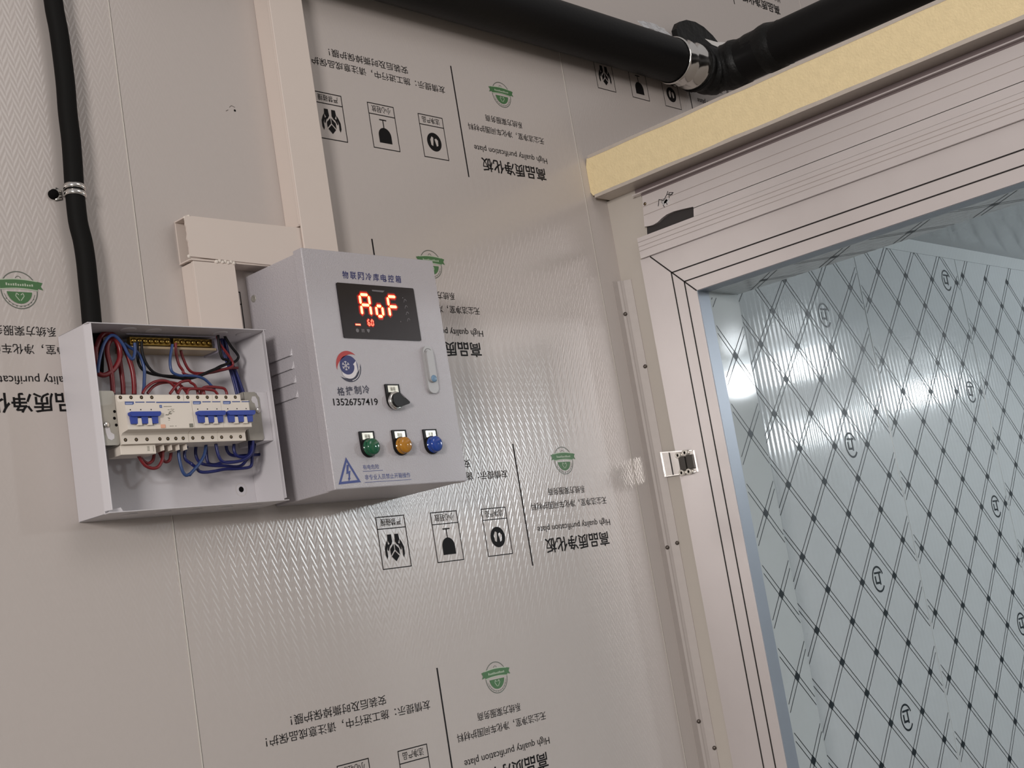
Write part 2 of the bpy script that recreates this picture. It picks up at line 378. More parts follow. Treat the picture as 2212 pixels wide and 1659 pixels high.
def print_group(m, xl, zt, y=-0.0005, k0=1, parts='lict'):
    X = lambda d: xl + d
    Z = lambda d: zt + d
    m.flat([(X(-0.0016), Z(-0.240)), (X(0.0016), Z(-0.240)), (X(0.0016), Z(0)), (X(-0.0016), Z(0))], y, k0)
    if 'i' in parts:
        icon_box(m, X(-0.3815), X(-0.3135), Z(-0.1195), Z(-0.1412), Z(-0.2118), '严禁碰撞', 'hands', y, k0)
        icon_box(m, X(-0.2500), X(-0.1820), Z(-0.1200), Z(-0.1425), Z(-0.2120), '小心轻放', 'glass', y, k0)
        icon_box(m, X(-0.1180), X(-0.0500), Z(-0.1215), Z(-0.1435), Z(-0.2125), '洁净产品', 'ball', y, k0)
        m.text('友情提示：施工进行中，请注意成品保护！', X(-0.380), X(-0.029), Z(-0.0665), Z(-0.0505), y, k0, 0, True)
        m.text('安装后及时撕掉保护膜！', X(-0.328), X(-0.127), Z(-0.0425), Z(-0.0265), y, k0, 0, True)
    m.text('系统方案服务商', X(0.080), X(0.194), Z(-0.1075), Z(-0.0925), y, k0, 0, True)
    m.text('无尘洁净室，净化车间围护材料', X(0.0225), X(0.2580), Z(-0.1345), Z(-0.1190), y, k0, 0, True)
    m.text('High quality purification plate', X(0.0310), X(0.2570), Z(-0.1790), Z(-0.1625), y, k0, 0, True)
    m.text('高品质净化板', X(0.0460), X(0.2440), Z(-0.2205), Z(-0.1910), y, k0, 0.014, True)
    badge(m, X(0.1435), Z(-0.0385), y, k0 + 1, k0 + 2, k0 + 3)

m = MB()
m.box(-2.5, XE, 0, 0.1, 0, 3.7, 0)
WALLM = ['film', 'ink', 'green', 'palegreen', 'greyink', 'seam', 'film', 'seamdark']
for sx in (1.165, 2.3205, 3.5085):
    m.box(sx - 0.0010, sx + 0.0010, -0.0006, 0.0, 0, 3.7, 5); m.box(sx + 0.0010, sx + 0.0019, -0.0004, 0.0, 0, 3.7, 7)
for xl, zt in ((1.9528, 2.540), (1.9528, 1.7495), (1.6622, 2.1438), (1.6625, 1.3562), (0.8140, 2.0430), (2.8235, 2.7900), (3.1330, 3.1840)):
    print_group(m, xl, zt)
# a drilled hole with a rubbed patch, and a few specks
m.flat(circle((1.389, 2.351), 0.0022, 10), -0.0005, 1)
m.poly_line([(1.378, 2.355), (1.383, 2.359), (1.390, 2.357)], 0.0008, -0.0005, 7)
m.poly_line([(1.370, 2.347), (1.375, 2.350)], 0.0009, -0.0005, 7)
wall = structure(m.build('wall_left', WALLM))

# ---- cold-room front wall, with its door opening
m = MB()
m.box(XR, XB, 0, YJ, 0, 2.296); m.box(XR, XB, YJ, YK, ZH, 2.296); m.box(XR, XB, YK, YE, 0, 2.296)
structure(m.build('wall_right', ['beige']))
m = MB(); m.box(XB, XE, 0, YL, 0, 2.2935)
LY = YL - 0.0006
def diamond(mm, F, w, h, fn): fn([(-w, 0), (0, -h), (w, 0), (0, h)])
def lattice(m, x0, x1, z0, z1, cx, cz, y, dx=0.0845, dz=0.1725, nw=0.0135, ik=1):
    """double diagonal lines with a dark lozenge where they cross, printed on the film between x0 and x1"""
    n = int((x1 - x0) / dx) + 3
    def seg(a, b):
        (xa, za), (xb, zb) = a, b
        
        if xa > xb: xa, za, xb, zb = xb, zb, xa, za
        t0 = max(0, (x0 - xa) / (xb - xa)); t1 = min(1, (x1 - xa) / (xb - xa))
        tz = (z1 - za) / (zb - za)
        if zb > za: t1 = min(t1, tz)
        else: t0 = max(t0, tz)
        if t1 - t0 > 0.02:
            m.line((xa + (xb - xa) * t0, za + (zb - za) * t0), (xa + (xb - xa) * t1, za + (zb - za) * t1), 0.0019, y, ik)
    for i in range(-n, n):
        for j in range(-14, 14):
            if (i + j) % 2: continue
            X0, Z0 = cx + i * dx, cz + j * dz / 2
            if Z0 < z0 or Z0 > z1: continue
            for sg in (-1, 1):
                a, b = (X0, Z0), (X0 + dx, Z0 + sg * dz / 2)
                for o in (-0.0085, 0.0085): seg((a[0], a[1] + o), (b[0], b[1] + o))
            if x0 + 0.004 < X0 < x1 - 0.004:
                m.flat([(X0 - nw, Z0), (X0, Z0 - 0.0120), (X0 + nw, Z0), (X0, Z0 + 0.0120)], y - 0.0001, ik)
def film_logo(m, cx, cz, y, r=0.030, ik=1):
    m.ring((cx, cz), r - 0.0045, r, y, ik, a0=PI * 0.12, a1=PI * 1.80, sz=1.12)
    B = lambda x0, x1, z0, z1: m.flat([(cx + x0, cz + z0), (cx + x1, cz + z0), (cx + x1, cz + z1), (cx + x0, cz + z1)], y, ik)
    B(-0.017, 0.018, 0.0135, 0.0185); B(-0.017, -0.011, -0.012, 0.0085); B(-0.011, 0.004, -0.012, -0.0065); B(0.004, 0.010, -0.015, 0.0135)
S = (1.78 + YL) / 1.73
sc = lambda x, z: (x * S, 1.45 + (z - 1.45) * S)
gx, gz = sc(2.845, 1.440)
lattice(m, 2.752, 3.370, 0.4, 2.28, gx, gz, LY)
hx, hz = sc(3.4545, 1.5838)
lattice(m, 3.384, 4.020, 0.4, 2.28, hx, hz, LY)
lattice(m, 4.034, 4.670, 0.4, 2.28, hx + 0.0845 * 8 - 0.03, hz - 0.06, LY)
lattice(m, 4.684, 5.320, 0.4, 2.28, hx + 0.0845 * 16 - 0.05, hz + 0.03, LY)
for k in range(4):
    film_logo(m, 3.186 * S, 1.45 + (1.702 + 0.3495 * (k - 2) - 1.45) * S, LY)
    film_logo(m, 3.982 * S, 1.45 + (1.8447 + 0.353 * (k - 2) - 1.45) * S, LY)
for sx in (3.377, 4.027, 4.677): m.box(sx - 0.0012, sx + 0.0012, YL - 0.0012, YL, 0, 2.29, 2)
structure(m.build('wall_cold_room_left', ['lining', 'liningink', 'lining']))
m = MB()
m.box(XE, XE + 0.1, 0, YE, 0, 2.296); structure(m.build('wall_cold_room_end', ['inner']))
m = MB(); m.box(XB + 0.0008, XE, YL, YE, 2.2940, 2.2985); structure(m.build('ceiling', ['lining']))
m = MB(); m.prism([(YL, 2.2938), (YL, 2.262), (YL - 0.003, 2.262), (YL - 0.020, 2.2938)], lambda a, b, t_: (XE - 0.001 + (XB + 0.002 - XE) * t_, a, b), 0); structure(m.build('trim_3', ['lining']))
m = MB(); m.box(XB, XE, YE - 0.1, YE, 0, 2.296); structure(m.build('wall_cold_room_far', ['inner']))
m = MB(); m.box(-6, XE, YE - 4, 0, -0.1, 0); structure(m.build('floor', ['floor']))

# ---- door frame: mitred jambs and head, gaskets, reveal
d = thing('door_1', 'aluminium framed cold room doorway with open view to patterned film', 'door', (XR, YJ, 0)); structure(d)
XF = XR - 0.0025
def fr(name, poly, lines):
    mm = MB(); mm.yz(poly, XR, XF, 0)
    for (y0, z0), (y1, z1) in lines:
        dy, dz = y1 - y0, z1 - z0; l = math.hypot(dy, dz); ny, nz = -dz / l * 0.0014, dy / l * 0.0014
        mm.yz([(y0 + ny, z0 + nz), (y0 - ny, z0 - nz), (y1 - ny, z1 - nz), (y1 + ny, z1 + nz)], XF, XF - 0.0006, 1)
    return mm.build(name, ['alu', 'gasket'], d, 0.0008)
j = fr('left_jamb', [(-0.063, 0), (-0.063, 2.1395), (-0.0905, 2.1395), (YJ, ZH), (YJ, 0)],
       [((-0.1385, 0), (-0.1385, 2.0895)), ((-0.1672, 0), (-0.1672, 2.0605))])
ORGD = ORG['door_1']
m = MB(); m.box(XR - 0.001, 2.4385, YJ, YJ - 0.0012, 0, ZH); m.build('reveal', ['alureveal'], j, 0.0004)
h = fr('head', [(-0.0912, 2.1395), (YJ - 0.0004, ZH + 0.0004), (YK, ZH), (YK - 0.1035, 2.1395)],
       [((-0.1385, 2.0885), (-1.7495, 2.0885)), ((-0.1672, 2.0605), (-1.7212, 2.0605)), ((-0.0912, 2.1390), (YJ, ZH))])
m = MB(); m.box(XR - 0.001, 2.4385, YJ - 0.001, YK, ZH, ZH - 0.0012); m.build('reveal', ['alureveal'], h, 0.0004)
k = fr('right_jamb', [(YK - 0.131, 0), (YK - 0.131, 2.1395), (YK - 0.1040, 2.1395), (YK, ZH), (YK, 0)],
       [((-1.7495, 0), (-1.7495, 2.0885)), ((-1.7212, 0), (-1.7212, 2.0605))])
m = MB(); m.box(XR - 0.001, 2.4385, YK, YK + 0.0012, 0, ZH); m.build('reveal', ['alureveal'], k, 0.0004)
# film-lined wall thickness behind the reveal
m = MB(); m.box(2.4385, XB + 0.0008, YJ, YJ - 0.0008, 0, ZH, 0)
f = 0.9168
lattice(m, 2.4440, XB - 0.002, 0.2, 2.02, 2.4955, 1.718, YJ - 0.0012, 0.0775, 0.1732, 0.0115)
m.build('lining_film', ['flatlining', 'liningink'], j)
m = MB(); m.box(2.4385, XB + 0.0008, YJ - 0.0008, YK, ZH, ZH - 0.0008, 0)
q = MB(); lattice(q, 2.4440, XB - 0.002, 0.23, 1.66, 2.4955, 0.30, 0, 0.0775, 0.1732, 0.0115)   # the same print on the head
m.add([(x, -z, ZH - 0.0011 + y) for x, y, z in q.v], q.f, 1)
m.build('lining_film', ['lining', 'liningink'], h)

# ---- track cover above the door
m = MB()
XC = 2.388
m.yz([(-0.0707, 2.1401), (-0.0707, 2.1868), (-1.90, 2.1868), (-1.90, 2.1401)], XR, XC, 0)
up = [(-0.0925, 2.1872), (-0.0960, 2.2066)]
m.yz([(-0.0960, 2.2062), (-0.108, 2.2036), (-0.120, 2.2026), (-0.132, 2.2046), (-0.145, 2.2098), (-0.160, 2.2138), (-0.180, 2.2145), (-0.205, 2.2118), (-0.2299, 2.2085), (-0.2299, 2.2060), (-1.90, 2.2060), (-1.90, 2.2735), (-0.1044, 2.2735)], XR, XC, 0)
m.yz([(-0.0935, 2.1860), (-0.0965, 2.2060), (-0.1050, 2.2250), (-0.2350, 2.2250), (-0.2300, 2.1860)], XR, XR - 0.002, 1)
m.yz([(-0.2267, 2.1872), (-0.2299, 2.2046), (-1.90, 2.2046), (-1.90, 2.1872)], XR, XC, 0)
m.yz([(-0.2299, 2.2044), (-0.2299, 2.2062), (-1.90, 2.2062), (-1.90, 2.2044)], XR, XC + 0.003, 1)
for z, ya in ((2.2490, -0.102), (2.2300, -0.10), (2.1760, -0.0707), (2.1660, -0.0707), (2.1560, -0.0707)):
    m.yz([(ya, z), (ya, z + 0.0011), (-1.90, z + 0.0009), (-1.90, z)], XC, XC - 0.0004, 3)
m.yz([(-0.0830, 2.2795), (-0.0830, 2.2822), (-1.90, 2.2822), (-1.90, 2.2795)], XR, XC - 0.007, 0)
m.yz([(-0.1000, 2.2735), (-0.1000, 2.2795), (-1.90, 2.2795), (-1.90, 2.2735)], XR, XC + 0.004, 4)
m.yz([(-0.0830, 2.2822), (-0.0830, 2.2958), (-1.90, 2.2958), (-1.90, 2.2822)], XR, XR - 0.0030, 4)  # darker strip painting the shade under the slab overhang
t = m.build('trim_1', ['alu', 'slot', 'seamdark', 'alugroove', 'jointshadegrey'], None, 0.0007, (XC, -1, 2.14))
structure(t)
m = MB(); m.lathe((XC, -0.1085, 2.2545), [(0.0036, 0), (0.0036, 0.0010), (0.002, 0.0018), (0, 0.002)], (-1, 0, 0), 14); m.build('rivet', ['screw'], t)
m = MB()                                                           # marker scrawl over a rubbed silver patch
def yzs(pts, w, mi, x=XC - 0.0004):
    for (a, b), (c, e) in zip(pts, pts[1:]):
        dy, dz = c - a, e - b; l = math.hypot(dy, dz) or 1; ny, nz = -dz / l * w / 2, dy / l * w / 2
        m.yz([(a + ny, b + nz), (a - ny, b - nz), (c - ny, e - nz), (c + ny, e + nz)], XC, x, mi)
yzs([(-0.153, 2.2405), (-0.166, 2.2475)], 0.012, 1, XC - 0.0002); yzs([(-0.160, 2.238), (-0.172, 2.245)], 0.009, 1, XC - 0.0002)
for s_ in ([(-0.142, 2.238), (-0.147, 2.252)], [(-0.147, 2.252), (-0.158, 2.246)], [(-0.158, 2.246), (-0.170, 2.256), (-0.174, 2.262)], [(-0.170, 2.256), (-0.184, 2.251)],
           [(-0.174, 2.246), (-0.176, 2.258), (-0.187, 2.2545), (-0.177, 2.2505)], [(-0.155, 2.237), (-0.158, 2.230)], [(-0.164, 2.240), (-0.166, 2.234)]): yzs(s_, 0.0014, 0)
m.build('marker_scrawl', ['ink', 'foil'], t)

# ---- corner strip with rivets
m = MB()
pr = [(2.3655, 0.0), (2.3655, -0.0012), (2.3770, -0.0045), (2.3805, -0.0085), (2.3830, -0.0100), (2.3850, -0.0120), (2.3872, -0.0140), (2.3900, -0.0180), (2.3966, -0.0280), (2.398, -0.0280), (2.398, 0.0)]
m.prism([(a, b) for a, b in pr], lambda a, b, t_: (a, b, 2.106 * t_), 0)
t = m.build('trim_2', ['rail'], None, 0, (2.39, 0, 0)); structure(t)
for x, y, z in ((2.3800, -0.0080, 2.030), (2.3800, -0.0080, 1.508), (2.3800, -0.0080, 1.137), (2.3950, -0.0250, 1.9065), (2.3950, -0.0250, 1.514), (2.3950, -0.0250, 1.078)):
    m = MB(); m.lathe((x, y, z), [(0.0046, -0.001), (0.0044, 0.0014), (0.0026, 0.0026), (0, 0.0029)], (-0.75, -0.66, 0), 14); m.build('rivet', ['darksteel'], t)

# ================================================================ THE ROOF PANEL OF THE COLD ROOM
t = thing('sandwich_panel', 'thick insulated roof panel with cut yellow foam edge above the door', 'panel', (2.345, -1.5, 2.296))
m = MB()
prof = [(-0.006, 2.3025), (-0.0005, 2.312), (-0.0005, 2.372), (-0.006, 2.3895), (-1.032, 2.3895), (-1.032, 2.3025)]
m.yz(prof, 2.62, 2.3432, 0); m.yz([(-1.035, 2.3025), (-1.035, 2.3895), (-3.2, 2.3895), (-3.2, 2.3025)], 2.62, 2.3432, 0)
m.yz([(-1.036, 2.334), (-1.030, 2.346), (-1.022, 2.3895), (-1.028, 2.3895), (-1.040, 2.330), (-1.3, 2.330), (-1.3, 2.334)], 2.3434, 2.3426, 1)
m.build('foam_core', ['foam', 'foamdark'], t, 0.0012)
random.seed(3)
for z0, z1, nm in ((2.2962, 2.3040, 0), (2.3880, 2.3955, 1)):
    m = MB(); n = 60
    ys = [-0.010 - 3.19 * i / n for i in range(n + 1)]
    lo = [z0] * (n + 1); hi = [z1 + random.uniform(-0.0012, 0.0012) for _ in ys]
    if nm: lo, hi = [z0 + random.uniform(-0.0012, 0.0012) for _ in ys], [z1] * (n + 1)
    m.yz(list(zip(ys, lo)) + list(zip(ys, hi))[::-1], 2.346, 2.3425)
    m.box(2.346, 2.5505 if not nm else XE + 0.1, -0.010, YE, z0 if not nm else 2.3925, 2.299 if not nm else z1)
    m.build('metal_skin', ['skin'], t)
m = MB(); m.box(2.62, XE + 0.1, -0.012, YE, 2.2995, 2.392); m.build('panel_body', ['inner'], t)
# ================================================================ PIPES
random.seed(11)
t = thing('insulated_pipe', 'thick black foam-wrapped pipe bending round the top corner above the door', 'pipe', (2.1, -0.06, 2.60))
m = MB(); m.tube([(1.2, -0.060, 2.664), (1.7, -0.060, 2.666), (2.2, -0.060, 2.667), (2.62, -0.060, 2.668), (2.80, -0.061, 2.667)], 0.054, 28, 0, 6); m.build('pipe_run', ['rubber'], t)
m = MB(); m.tube([(2.86, -0.13, 2.666), (2.86, -0.45, 2.664), (2.862, -0.8, 2.658), (2.865, -1.4, 2.652), (2.87, -3.0, 2.65)], 0.055, 28, 0, 6); m.build('pipe_run', ['rubber'], t)
m = MB()
m.tube([(2.774, -0.060, 2.667), (2.80, -0.062, 2.666), (2.838, -0.075, 2.664), (2.858, -0.12, 2.665), (2.862, -0.19, 2.668), (2.862, -0.27, 2.666)], 0.0575, 26, 0, 6, lambda u: 1 + 0.05 * math.sin(u * 23) + 0.03 * math.sin(u * 51))
m.build('elbow_wrap', ['tape'], t)
m = MB()                                                           # torn leaf of insulation standing up behind the band
L = [(2.742, 2.768), (2.760, 2.790), (2.795, 2.803), (2.835, 2.806), (2.870, 2.800), (2.905, 2.784), (2.932, 2.764), (2.925, 2.742), (2.890, 2.730), (2.850, 2.718), (2.800, 2.722), (2.770, 2.7275), (2.742, 2.7305)]
m.xz(L, -0.034, -0.050, 0); m.build('loose_flap', ['tape'], t, 0.004)
m = MB(); m.add([(2.790, -0.0945, 2.7325), (2.815, -0.096, 2.7215), (2.850, -0.0985, 2.7175), (2.880, -0.097, 2.7250), (2.886, -0.095, 2.7420), (2.845, -0.094, 2.7350)], [(0, 1, 2, 3, 4, 5)]); m.build('paper_tag', ['paper'], t)
for p, r in (((2.905, -0.105, 2.700), 0.006), ((2.862, -0.122, 2.690), 0.009), ((2.872, -0.150, 2.700), 0.007)): m = MB(); m.lathe(p, [(r, 0), (r * 0.9, 0.004), (0, 0.006)], (-0.4, -0.8, 0.2), 7); m.build('bare_patch', ['rubber'], t)
t = thing('pipe_clamp', 'shiny metal band strapped round the black pipe near the corner', 'clamp', (2.70, -0.06, 2.60))
m = MB(); m.lathe((2.676, -0.060, 2.6675), [(0.0555, 0), (0.0578, 0.001), (0.0582, 0.004), (0.0570, 0.008), (0.0570, 0.034), (0.0580, 0.037), (0.0570, 0.040), (0.0570, 0.072), (0.0582, 0.075), (0.0582, 0.079), (0.0570, 0.083), (0.0570, 0.094), (0.0555, 0.096)], (1, 0, 0), 40); m.build('band', ['chrome'], t)
m = MB()
n = 9
for i in range(n):
    x = 2.570 + 0.105 * i / (n - 1); z = 2.7215 + 0.004 * random.random(); z2 = z + 0.020 + 0.010 * random.random() + (0.010 if i in (5, 6) else 0)
    m.v += [(x, -0.078 + 0.006 * random.random(), z), (x - 0.004, -0.062 + 0.008 * random.random(), z2)]
for i in range(n - 1): m.f.append([2 * i, 2 * i + 2, 2 * i + 3, 2 * i + 1]); m.m.append(0); m.sm.append(False)
o = m.build('foil_strip', ['foil'], t); md = o.modifiers.new('solid', 'SOLIDIFY'); md.thickness = 0.0008

# ================================================================ BLACK CONDUIT ON THE LEFT
t = thing('cable_conduit', 'black flexible conduit running down into the open breaker box', 'conduit', (1.058, -0.018, 1.9))
HP = [(1.058, 2.60), (1.0556, 2.4715), (1.0590, 2.4174), (1.0600, 2.3401), (1.0580, 2.2872), (1.0582, 2.2418), (1.0564, 2.1996), (1.0545, 2.1641), (1.0539, 2.1132), (1.0580, 2.082), (1.0594, 2.0506), (1.0589, 2.0192), (1.0585, 1.9879), (1.0575, 1.9569), (1.0565, 1.930), (1.0545, 1.905), (1.051, 1.880)]
m = MB(); m.tube([(a, -0.0185, b) for a, b in HP], 0.0145, 16, 0, 4); m.build('hose', ['hose'], t)
m = MB(); m.cyl((1.0507, -0.0185, 1.8799), (1.0504, -0.0185, 1.8785), 0.0125, 0.0125, 16); m.build('hose_mouth', ['hole'], t)
t = thing('hose_clamp', 'small shiny clamp holding the black conduit to the wall', 'clamp', (1.0543, -0.018, 2.15))
for dz, tilt in ((0.0045, 0.05), (-0.0055, -0.03)):
    m = MB(); ax = Vector((0.15, tilt, 1)).normalized()
    m.lathe((1.0543, -0.0185, 2.1600 + dz), [(0.0148, -0.0040), (0.0166, -0.0038), (0.0170, 0), (0.0166, 0.0038), (0.0148, 0.0040)], ax, 28); m.build('band', ['chrome'], t)
m = MB(); m.xz([(1.030, 2.1480), (1.0405, 2.1510), (1.0405, 2.1660), (1.033, 2.1690), (1.029, 2.160)], -0.0005, -0.0030); m.build('foot', ['chrome'], t, 0.0005)
m = MB(); m.lathe((1.0275, 0, 2.1575), [(0.0075, 0), (0.0075, 0.006), (0.0055, 0.009), (0, 0.0095)], (0, -1, 0), 18); m.build('screw', ['hole'], t)
m = MB(); m.lathe((1.0715, 0, 2.1530), [(0.0055, 0), (0.0055, 0.006), (0.004, 0.009), (0, 0.0095)], (0, -1, 0), 18); m.build('screw', ['hole'], t)

# ================================================================ PVC TRUNKING
t = thing('wiring_duct', 'tall white plastic cable trunk running up the wall behind the control cabinet', 'trunking', (1.50, 0, 2.05))
m = MB(); m.box(1.4635, 1.5370, 0, -0.0405, 2.138, 2.606); m.box(1.4700, 1.5370, -0.001, -0.0380, 2.052, 2.138); m.build('channel', ['trunk'], t, 0.0012)
m = MB(); m.box(1.4625, 1.5382, -0.0408, -0.0445, 2.0515, 2.606); m.box(1.4625, 1.4645, -0.036, -0.0408, 2.140, 2.606); m.build('cover', ['trunk'], t, 0.0014)
t = thing('wiring_duct', 'short horizontal white plastic trunk with ragged open cut end', 'trunking', (1.35, 0, 2.06))
random.seed(5)
m = MB()
zb, zt, yf = 2.0615, 2.1350, -0.0360
def jag(): return random.uniform(-0.0012, 0.0012)
m.box(1.2372, 1.4625, 0, -0.0022, zb, zt)                          # back
m.box(1.2350, 1.4700, -0.0022, yf, zb, zb + 0.0024); m.box(1.2360, 1.4625, -0.0022, yf, zt - 0.0024, zt)
m.build('channel', ['trunk'], t, 0.0006)
m = MB()
edge = [(1.2318 + jag(), zb + 0.004 + (zt - zb - 0.006) * i / 14) for i in range(15)]
m.xz([(1.4695, zb - 0.0005), (1.4695, zt - 0.0005)] + edge[::-1], yf + 0.0004, yf - 0.0024, 0)
m.box(1.2330, 1.4690, yf + 0.012, yf, zb - 0.0012, zb + 0.0012)
m.build('cover', ['trunk'], t, 0.0007)
for cx, cz, r in ((1.2285, 2.0660, 0.0035), (1.2300, 2.1305, 0.0030), (1.2375, 2.1335, 0.003)): m = MB(); m.lathe((cx + 0.003, yf - 0.0002, cz), [(r, 0), (r * 0.8, 0.0016), (0, 0.002)], (0, -1, 0), 6); m.build('burr', ['trunkcut'], t)
m = MB()
for i in range(7):
    x = 1.283 + 0.0055 * i; m.lathe((x, yf + 0.001, zb - 0.0002 + 0.0015 * (i % 2)), [(0.0042, 0), (0.0038, 0.0028), (0, 0.0042)], (0, -0.7, -0.7), 6)
m.build('burr', ['trunkcut'], t)
t = thing('wiring_duct', 'short vertical white plastic trunk dropping into the top of the breaker box', 'trunking', (1.28, 0, 1.937))
m = MB(); m.box(1.2392, 1.3165, 0, -0.0340, 1.9372, 2.0590); m.build('channel', ['trunk'], t, 0.0012)
m = MB(); m.box(1.2380, 1.3178, -0.0335, -0.0365, 1.9372, 2.0592); m.box(1.2380, 1.2392, -0.0300, -0.0335, 1.9372, 2.0592); m.build('cover', ['trunk'], t, 0.0010)

# ================================================================ BREAKER BOX
BX0, BX1, BZ0, BZ1, BD = 1.0103, 1.3258, 1.6600, 1.9368, -0.0850
T = thing('distribution_box', 'open white metal breaker box with its cover off', 'breaker box', (1.168, 0, BZ0))
m = MB()
w_ = 0.0016
m.box(BX0, BX1, 0, -w_, BZ0, BZ1)
m.box(BX0, BX0 + w_, -w_, -0.0725, BZ0, BZ1); m.box(BX1 - w_, BX1, -w_, -0.0725, BZ0, BZ1)
m.box(BX0, BX1, -w_, BD, BZ0, BZ0 + w_); m.box(BX0, BX1, -w_, BD, BZ1 - w_, BZ1)
for x, s_ in ((BX0, 1), (BX1, -1)):                                # folded front lips
    q = [(x, -0.0725), (x + s_ * 0.0045, BD), (x + s_ * 0.0061, BD), (x + s_ * w_, -0.0725)]
    m.prism(q, lambda a, b, t_: (a, b, BZ0 + 0.0045 * (1 - t_) + (BZ1 - 0.0008 - BZ0) * t_), 0)
m.build('enclosure', ['box'], T, 0.0007)
m = MB(); m.xz(circle((1.2978, 1.6932), 0.0046, 20), -0.0016, -0.0019, 0); m.build('screw_hole', ['hole'], T)
m = MB(); m.ring((1.2975, 1.6930), 0.0100, 0.0106, -0.0019, 0, 30); m.build('dimple', ['seam'], T)
for zc, yy, rr in ((BZ0 - 0.0004, -0.045, 0.012),):
    for cx in (1.060, 1.115, 1.170, 1.225, 1.280):
        m = MB(); m.lathe((cx, yy - 0.01, BZ0), [(rr, 0), (rr * 0.97, 0.0011), (rr * 0.8, 0.0014), (0, 0.0014)], (0, 0, -1), 26); m.build('knockout', ['box'], T)
for cx in (1.092, 1.135, 1.255, 1.300):
    m = MB(); m.lathe((cx, -0.058, BZ1 - 0.0016), [(0.0125, 0), (0.0120, 0.0010), (0.010, 0.0012), (0, 0.0012)], (0, 0, -1), 26); m.build('knockout', ['box'], T)
m = MB(); m.xz([(BX0 + 0.0062, BZ0 + 0.0016), (BX0 + 0.030, BZ0 + 0.0016), (BX0 + 0.026, BZ0 + 0.0085), (BX0 + 0.0062, BZ0 + 0.0060)], -0.070, -0.073); m.build('corner_tab', ['box'], T, 0.0006)
# support block on the right and the galvanised rail carrier
m = MB(); m.box(1.3045, BX1 - 0.0018, -0.0018, -0.0670, 1.7592, 1.8378); m.build('support_block', ['box'], T, 0.0008)
m = MB(); m.box(BX0 + 0.0045, 1.0240, -0.0018, -0.0780, 1.762, 1.834); m.build('support_block', ['box'], T, 0.0008)
m = MB()
m.xz(rrect(1.0145, 1.0424, 1.7572, 1.8366, 0.004), -0.0785, -0.0806); m.box(1.0400, 1.0423, -0.0420, -0.0786, 1.7575, 1.8362)
m.build('rail_bracket', ['galv'], T, 0.0004)
m = MB()
m.xz([(1.2760, 1.7600), (1.3020, 1.7600), (1.3050, 1.7630), (1.3056, 1.8290), (1.2985, 1.8376), (1.2760, 1.8376)], -0.0672, -0.0690); m.box(1.2752, 1.2772, -0.0420, -0.0690, 1.7600, 1.8376)
m.box(1.2640, 1.2752, -0.0420, -0.0440, 1.762, 1.835)
m.build('rail_bracket', ['galv'], T, 0.0004)
m = MB(); m.box(1.0420, 1.2770, -0.0410, -0.0440, 1.775, 1.810); m.build('mounting_rail', ['galv'], T)
for (x, z), pts in (((1.0262, 1.7748), 'l'), ((1.2965, 1.8220), 'r')):    # pale keyhole slots
    m = MB(); yy = -0.0811 if pts == 'l' else -0.0694
    if pts == 'l': m.xz([(x - 0.005, z + 0.0105), (x + 0.0015, z + 0.0105), (x + 0.0035, z + 0.001), (x + 0.0085, z - 0.002), (x + 0.008, z - 0.008), (x + 0.003, z - 0.0105), (x - 0.002, z - 0.008), (x - 0.004, z)], -0.0800, yy)
    else: m.xz([(x - 0.0065, z + 0.003), (x - 0.004, z + 0.0085), (x + 0.002, z + 0.0085), (x + 0.005, z + 0.003), (x + 0.0055, z - 0.011), (x + 0.0005, z - 0.011), (x - 0.001, z - 0.003), (x - 0.005, z - 0.001)], -0.0684, yy)
    m.build('keyhole_slot', ['box'], T)
for x, z, yy in ((1.0236, 1.7868, -0.0806), (1.2995, 1.8080, -0.0690)):
    m = MB(); m.lathe((x, yy, z), [(0.0045, 0), (0.0045, 0.002), (0.0030, 0.0032), (0, 0.0034)], (0, -1, 0), 18); m.build('screw', ['chrome'], T)
for x, z in ((1.0396, 1.8061), (1.0382, 1.7963), (1.0398, 1.7863)):
    m = MB(); m.xz(circle((x, z), 0.0022, 14), -0.0804, -0.0809); m.build('screw_hole', ['hole'], T)
m = MB(); m.xz(circle((1.0345, 1.752), 0.0020, 12), -0.0016, -0.0019); m.build('screw_hole', ['hole'], T)

# ---- brass terminal bars under their clear cover
t = thing('terminal_block', 'brass terminal bars under a clear plastic cover at top of breaker box', 'terminal block', (1.18, -0.03, 1.915))
for x0, x1 in ((1.1050, 1.1755), (1.1810, 1.2520)):
    m = MB(); m.box(x0, x1, -0.0300, -0.0390, 1.9170, 1.9300); o = m.build('brass_bar', ['brass'], t, 0.0008)
    n = 7
    for i in range(n):
        m = MB(); x = x0 + 0.006 + (x1 - x0 - 0.012) * i / (n - 1)
        m.lathe((x, -0.0390, 1.9235), [(0.0040, 0), (0.0040, 0.0022), (0.0030, 0.0032), (0, 0.0034)], (0, -1, 0), 14); m.build('screw', ['brass'], o)
m = MB(); m.box(1.1010, 1.2580, -0.0017, -0.0400, 1.9115, 1.9155); m.box(1.2540, 1.2580, -0.0017, -0.0300, 1.9185, 1.9330); m.box(1.1010, 1.2540, -0.0017, -0.0295, 1.9155, 1.9210)
m.build('base', ['tan'], t, 0.0006)
m = MB(); m.box(1.0960, 1.2610, -0.0450, -0.0460, 1.9312, 1.9330); m.box(1.2600, 1.2612, -0.0017, -0.0460, 1.9090, 1.9330); m.build('clear_cover', ['clear'], t)

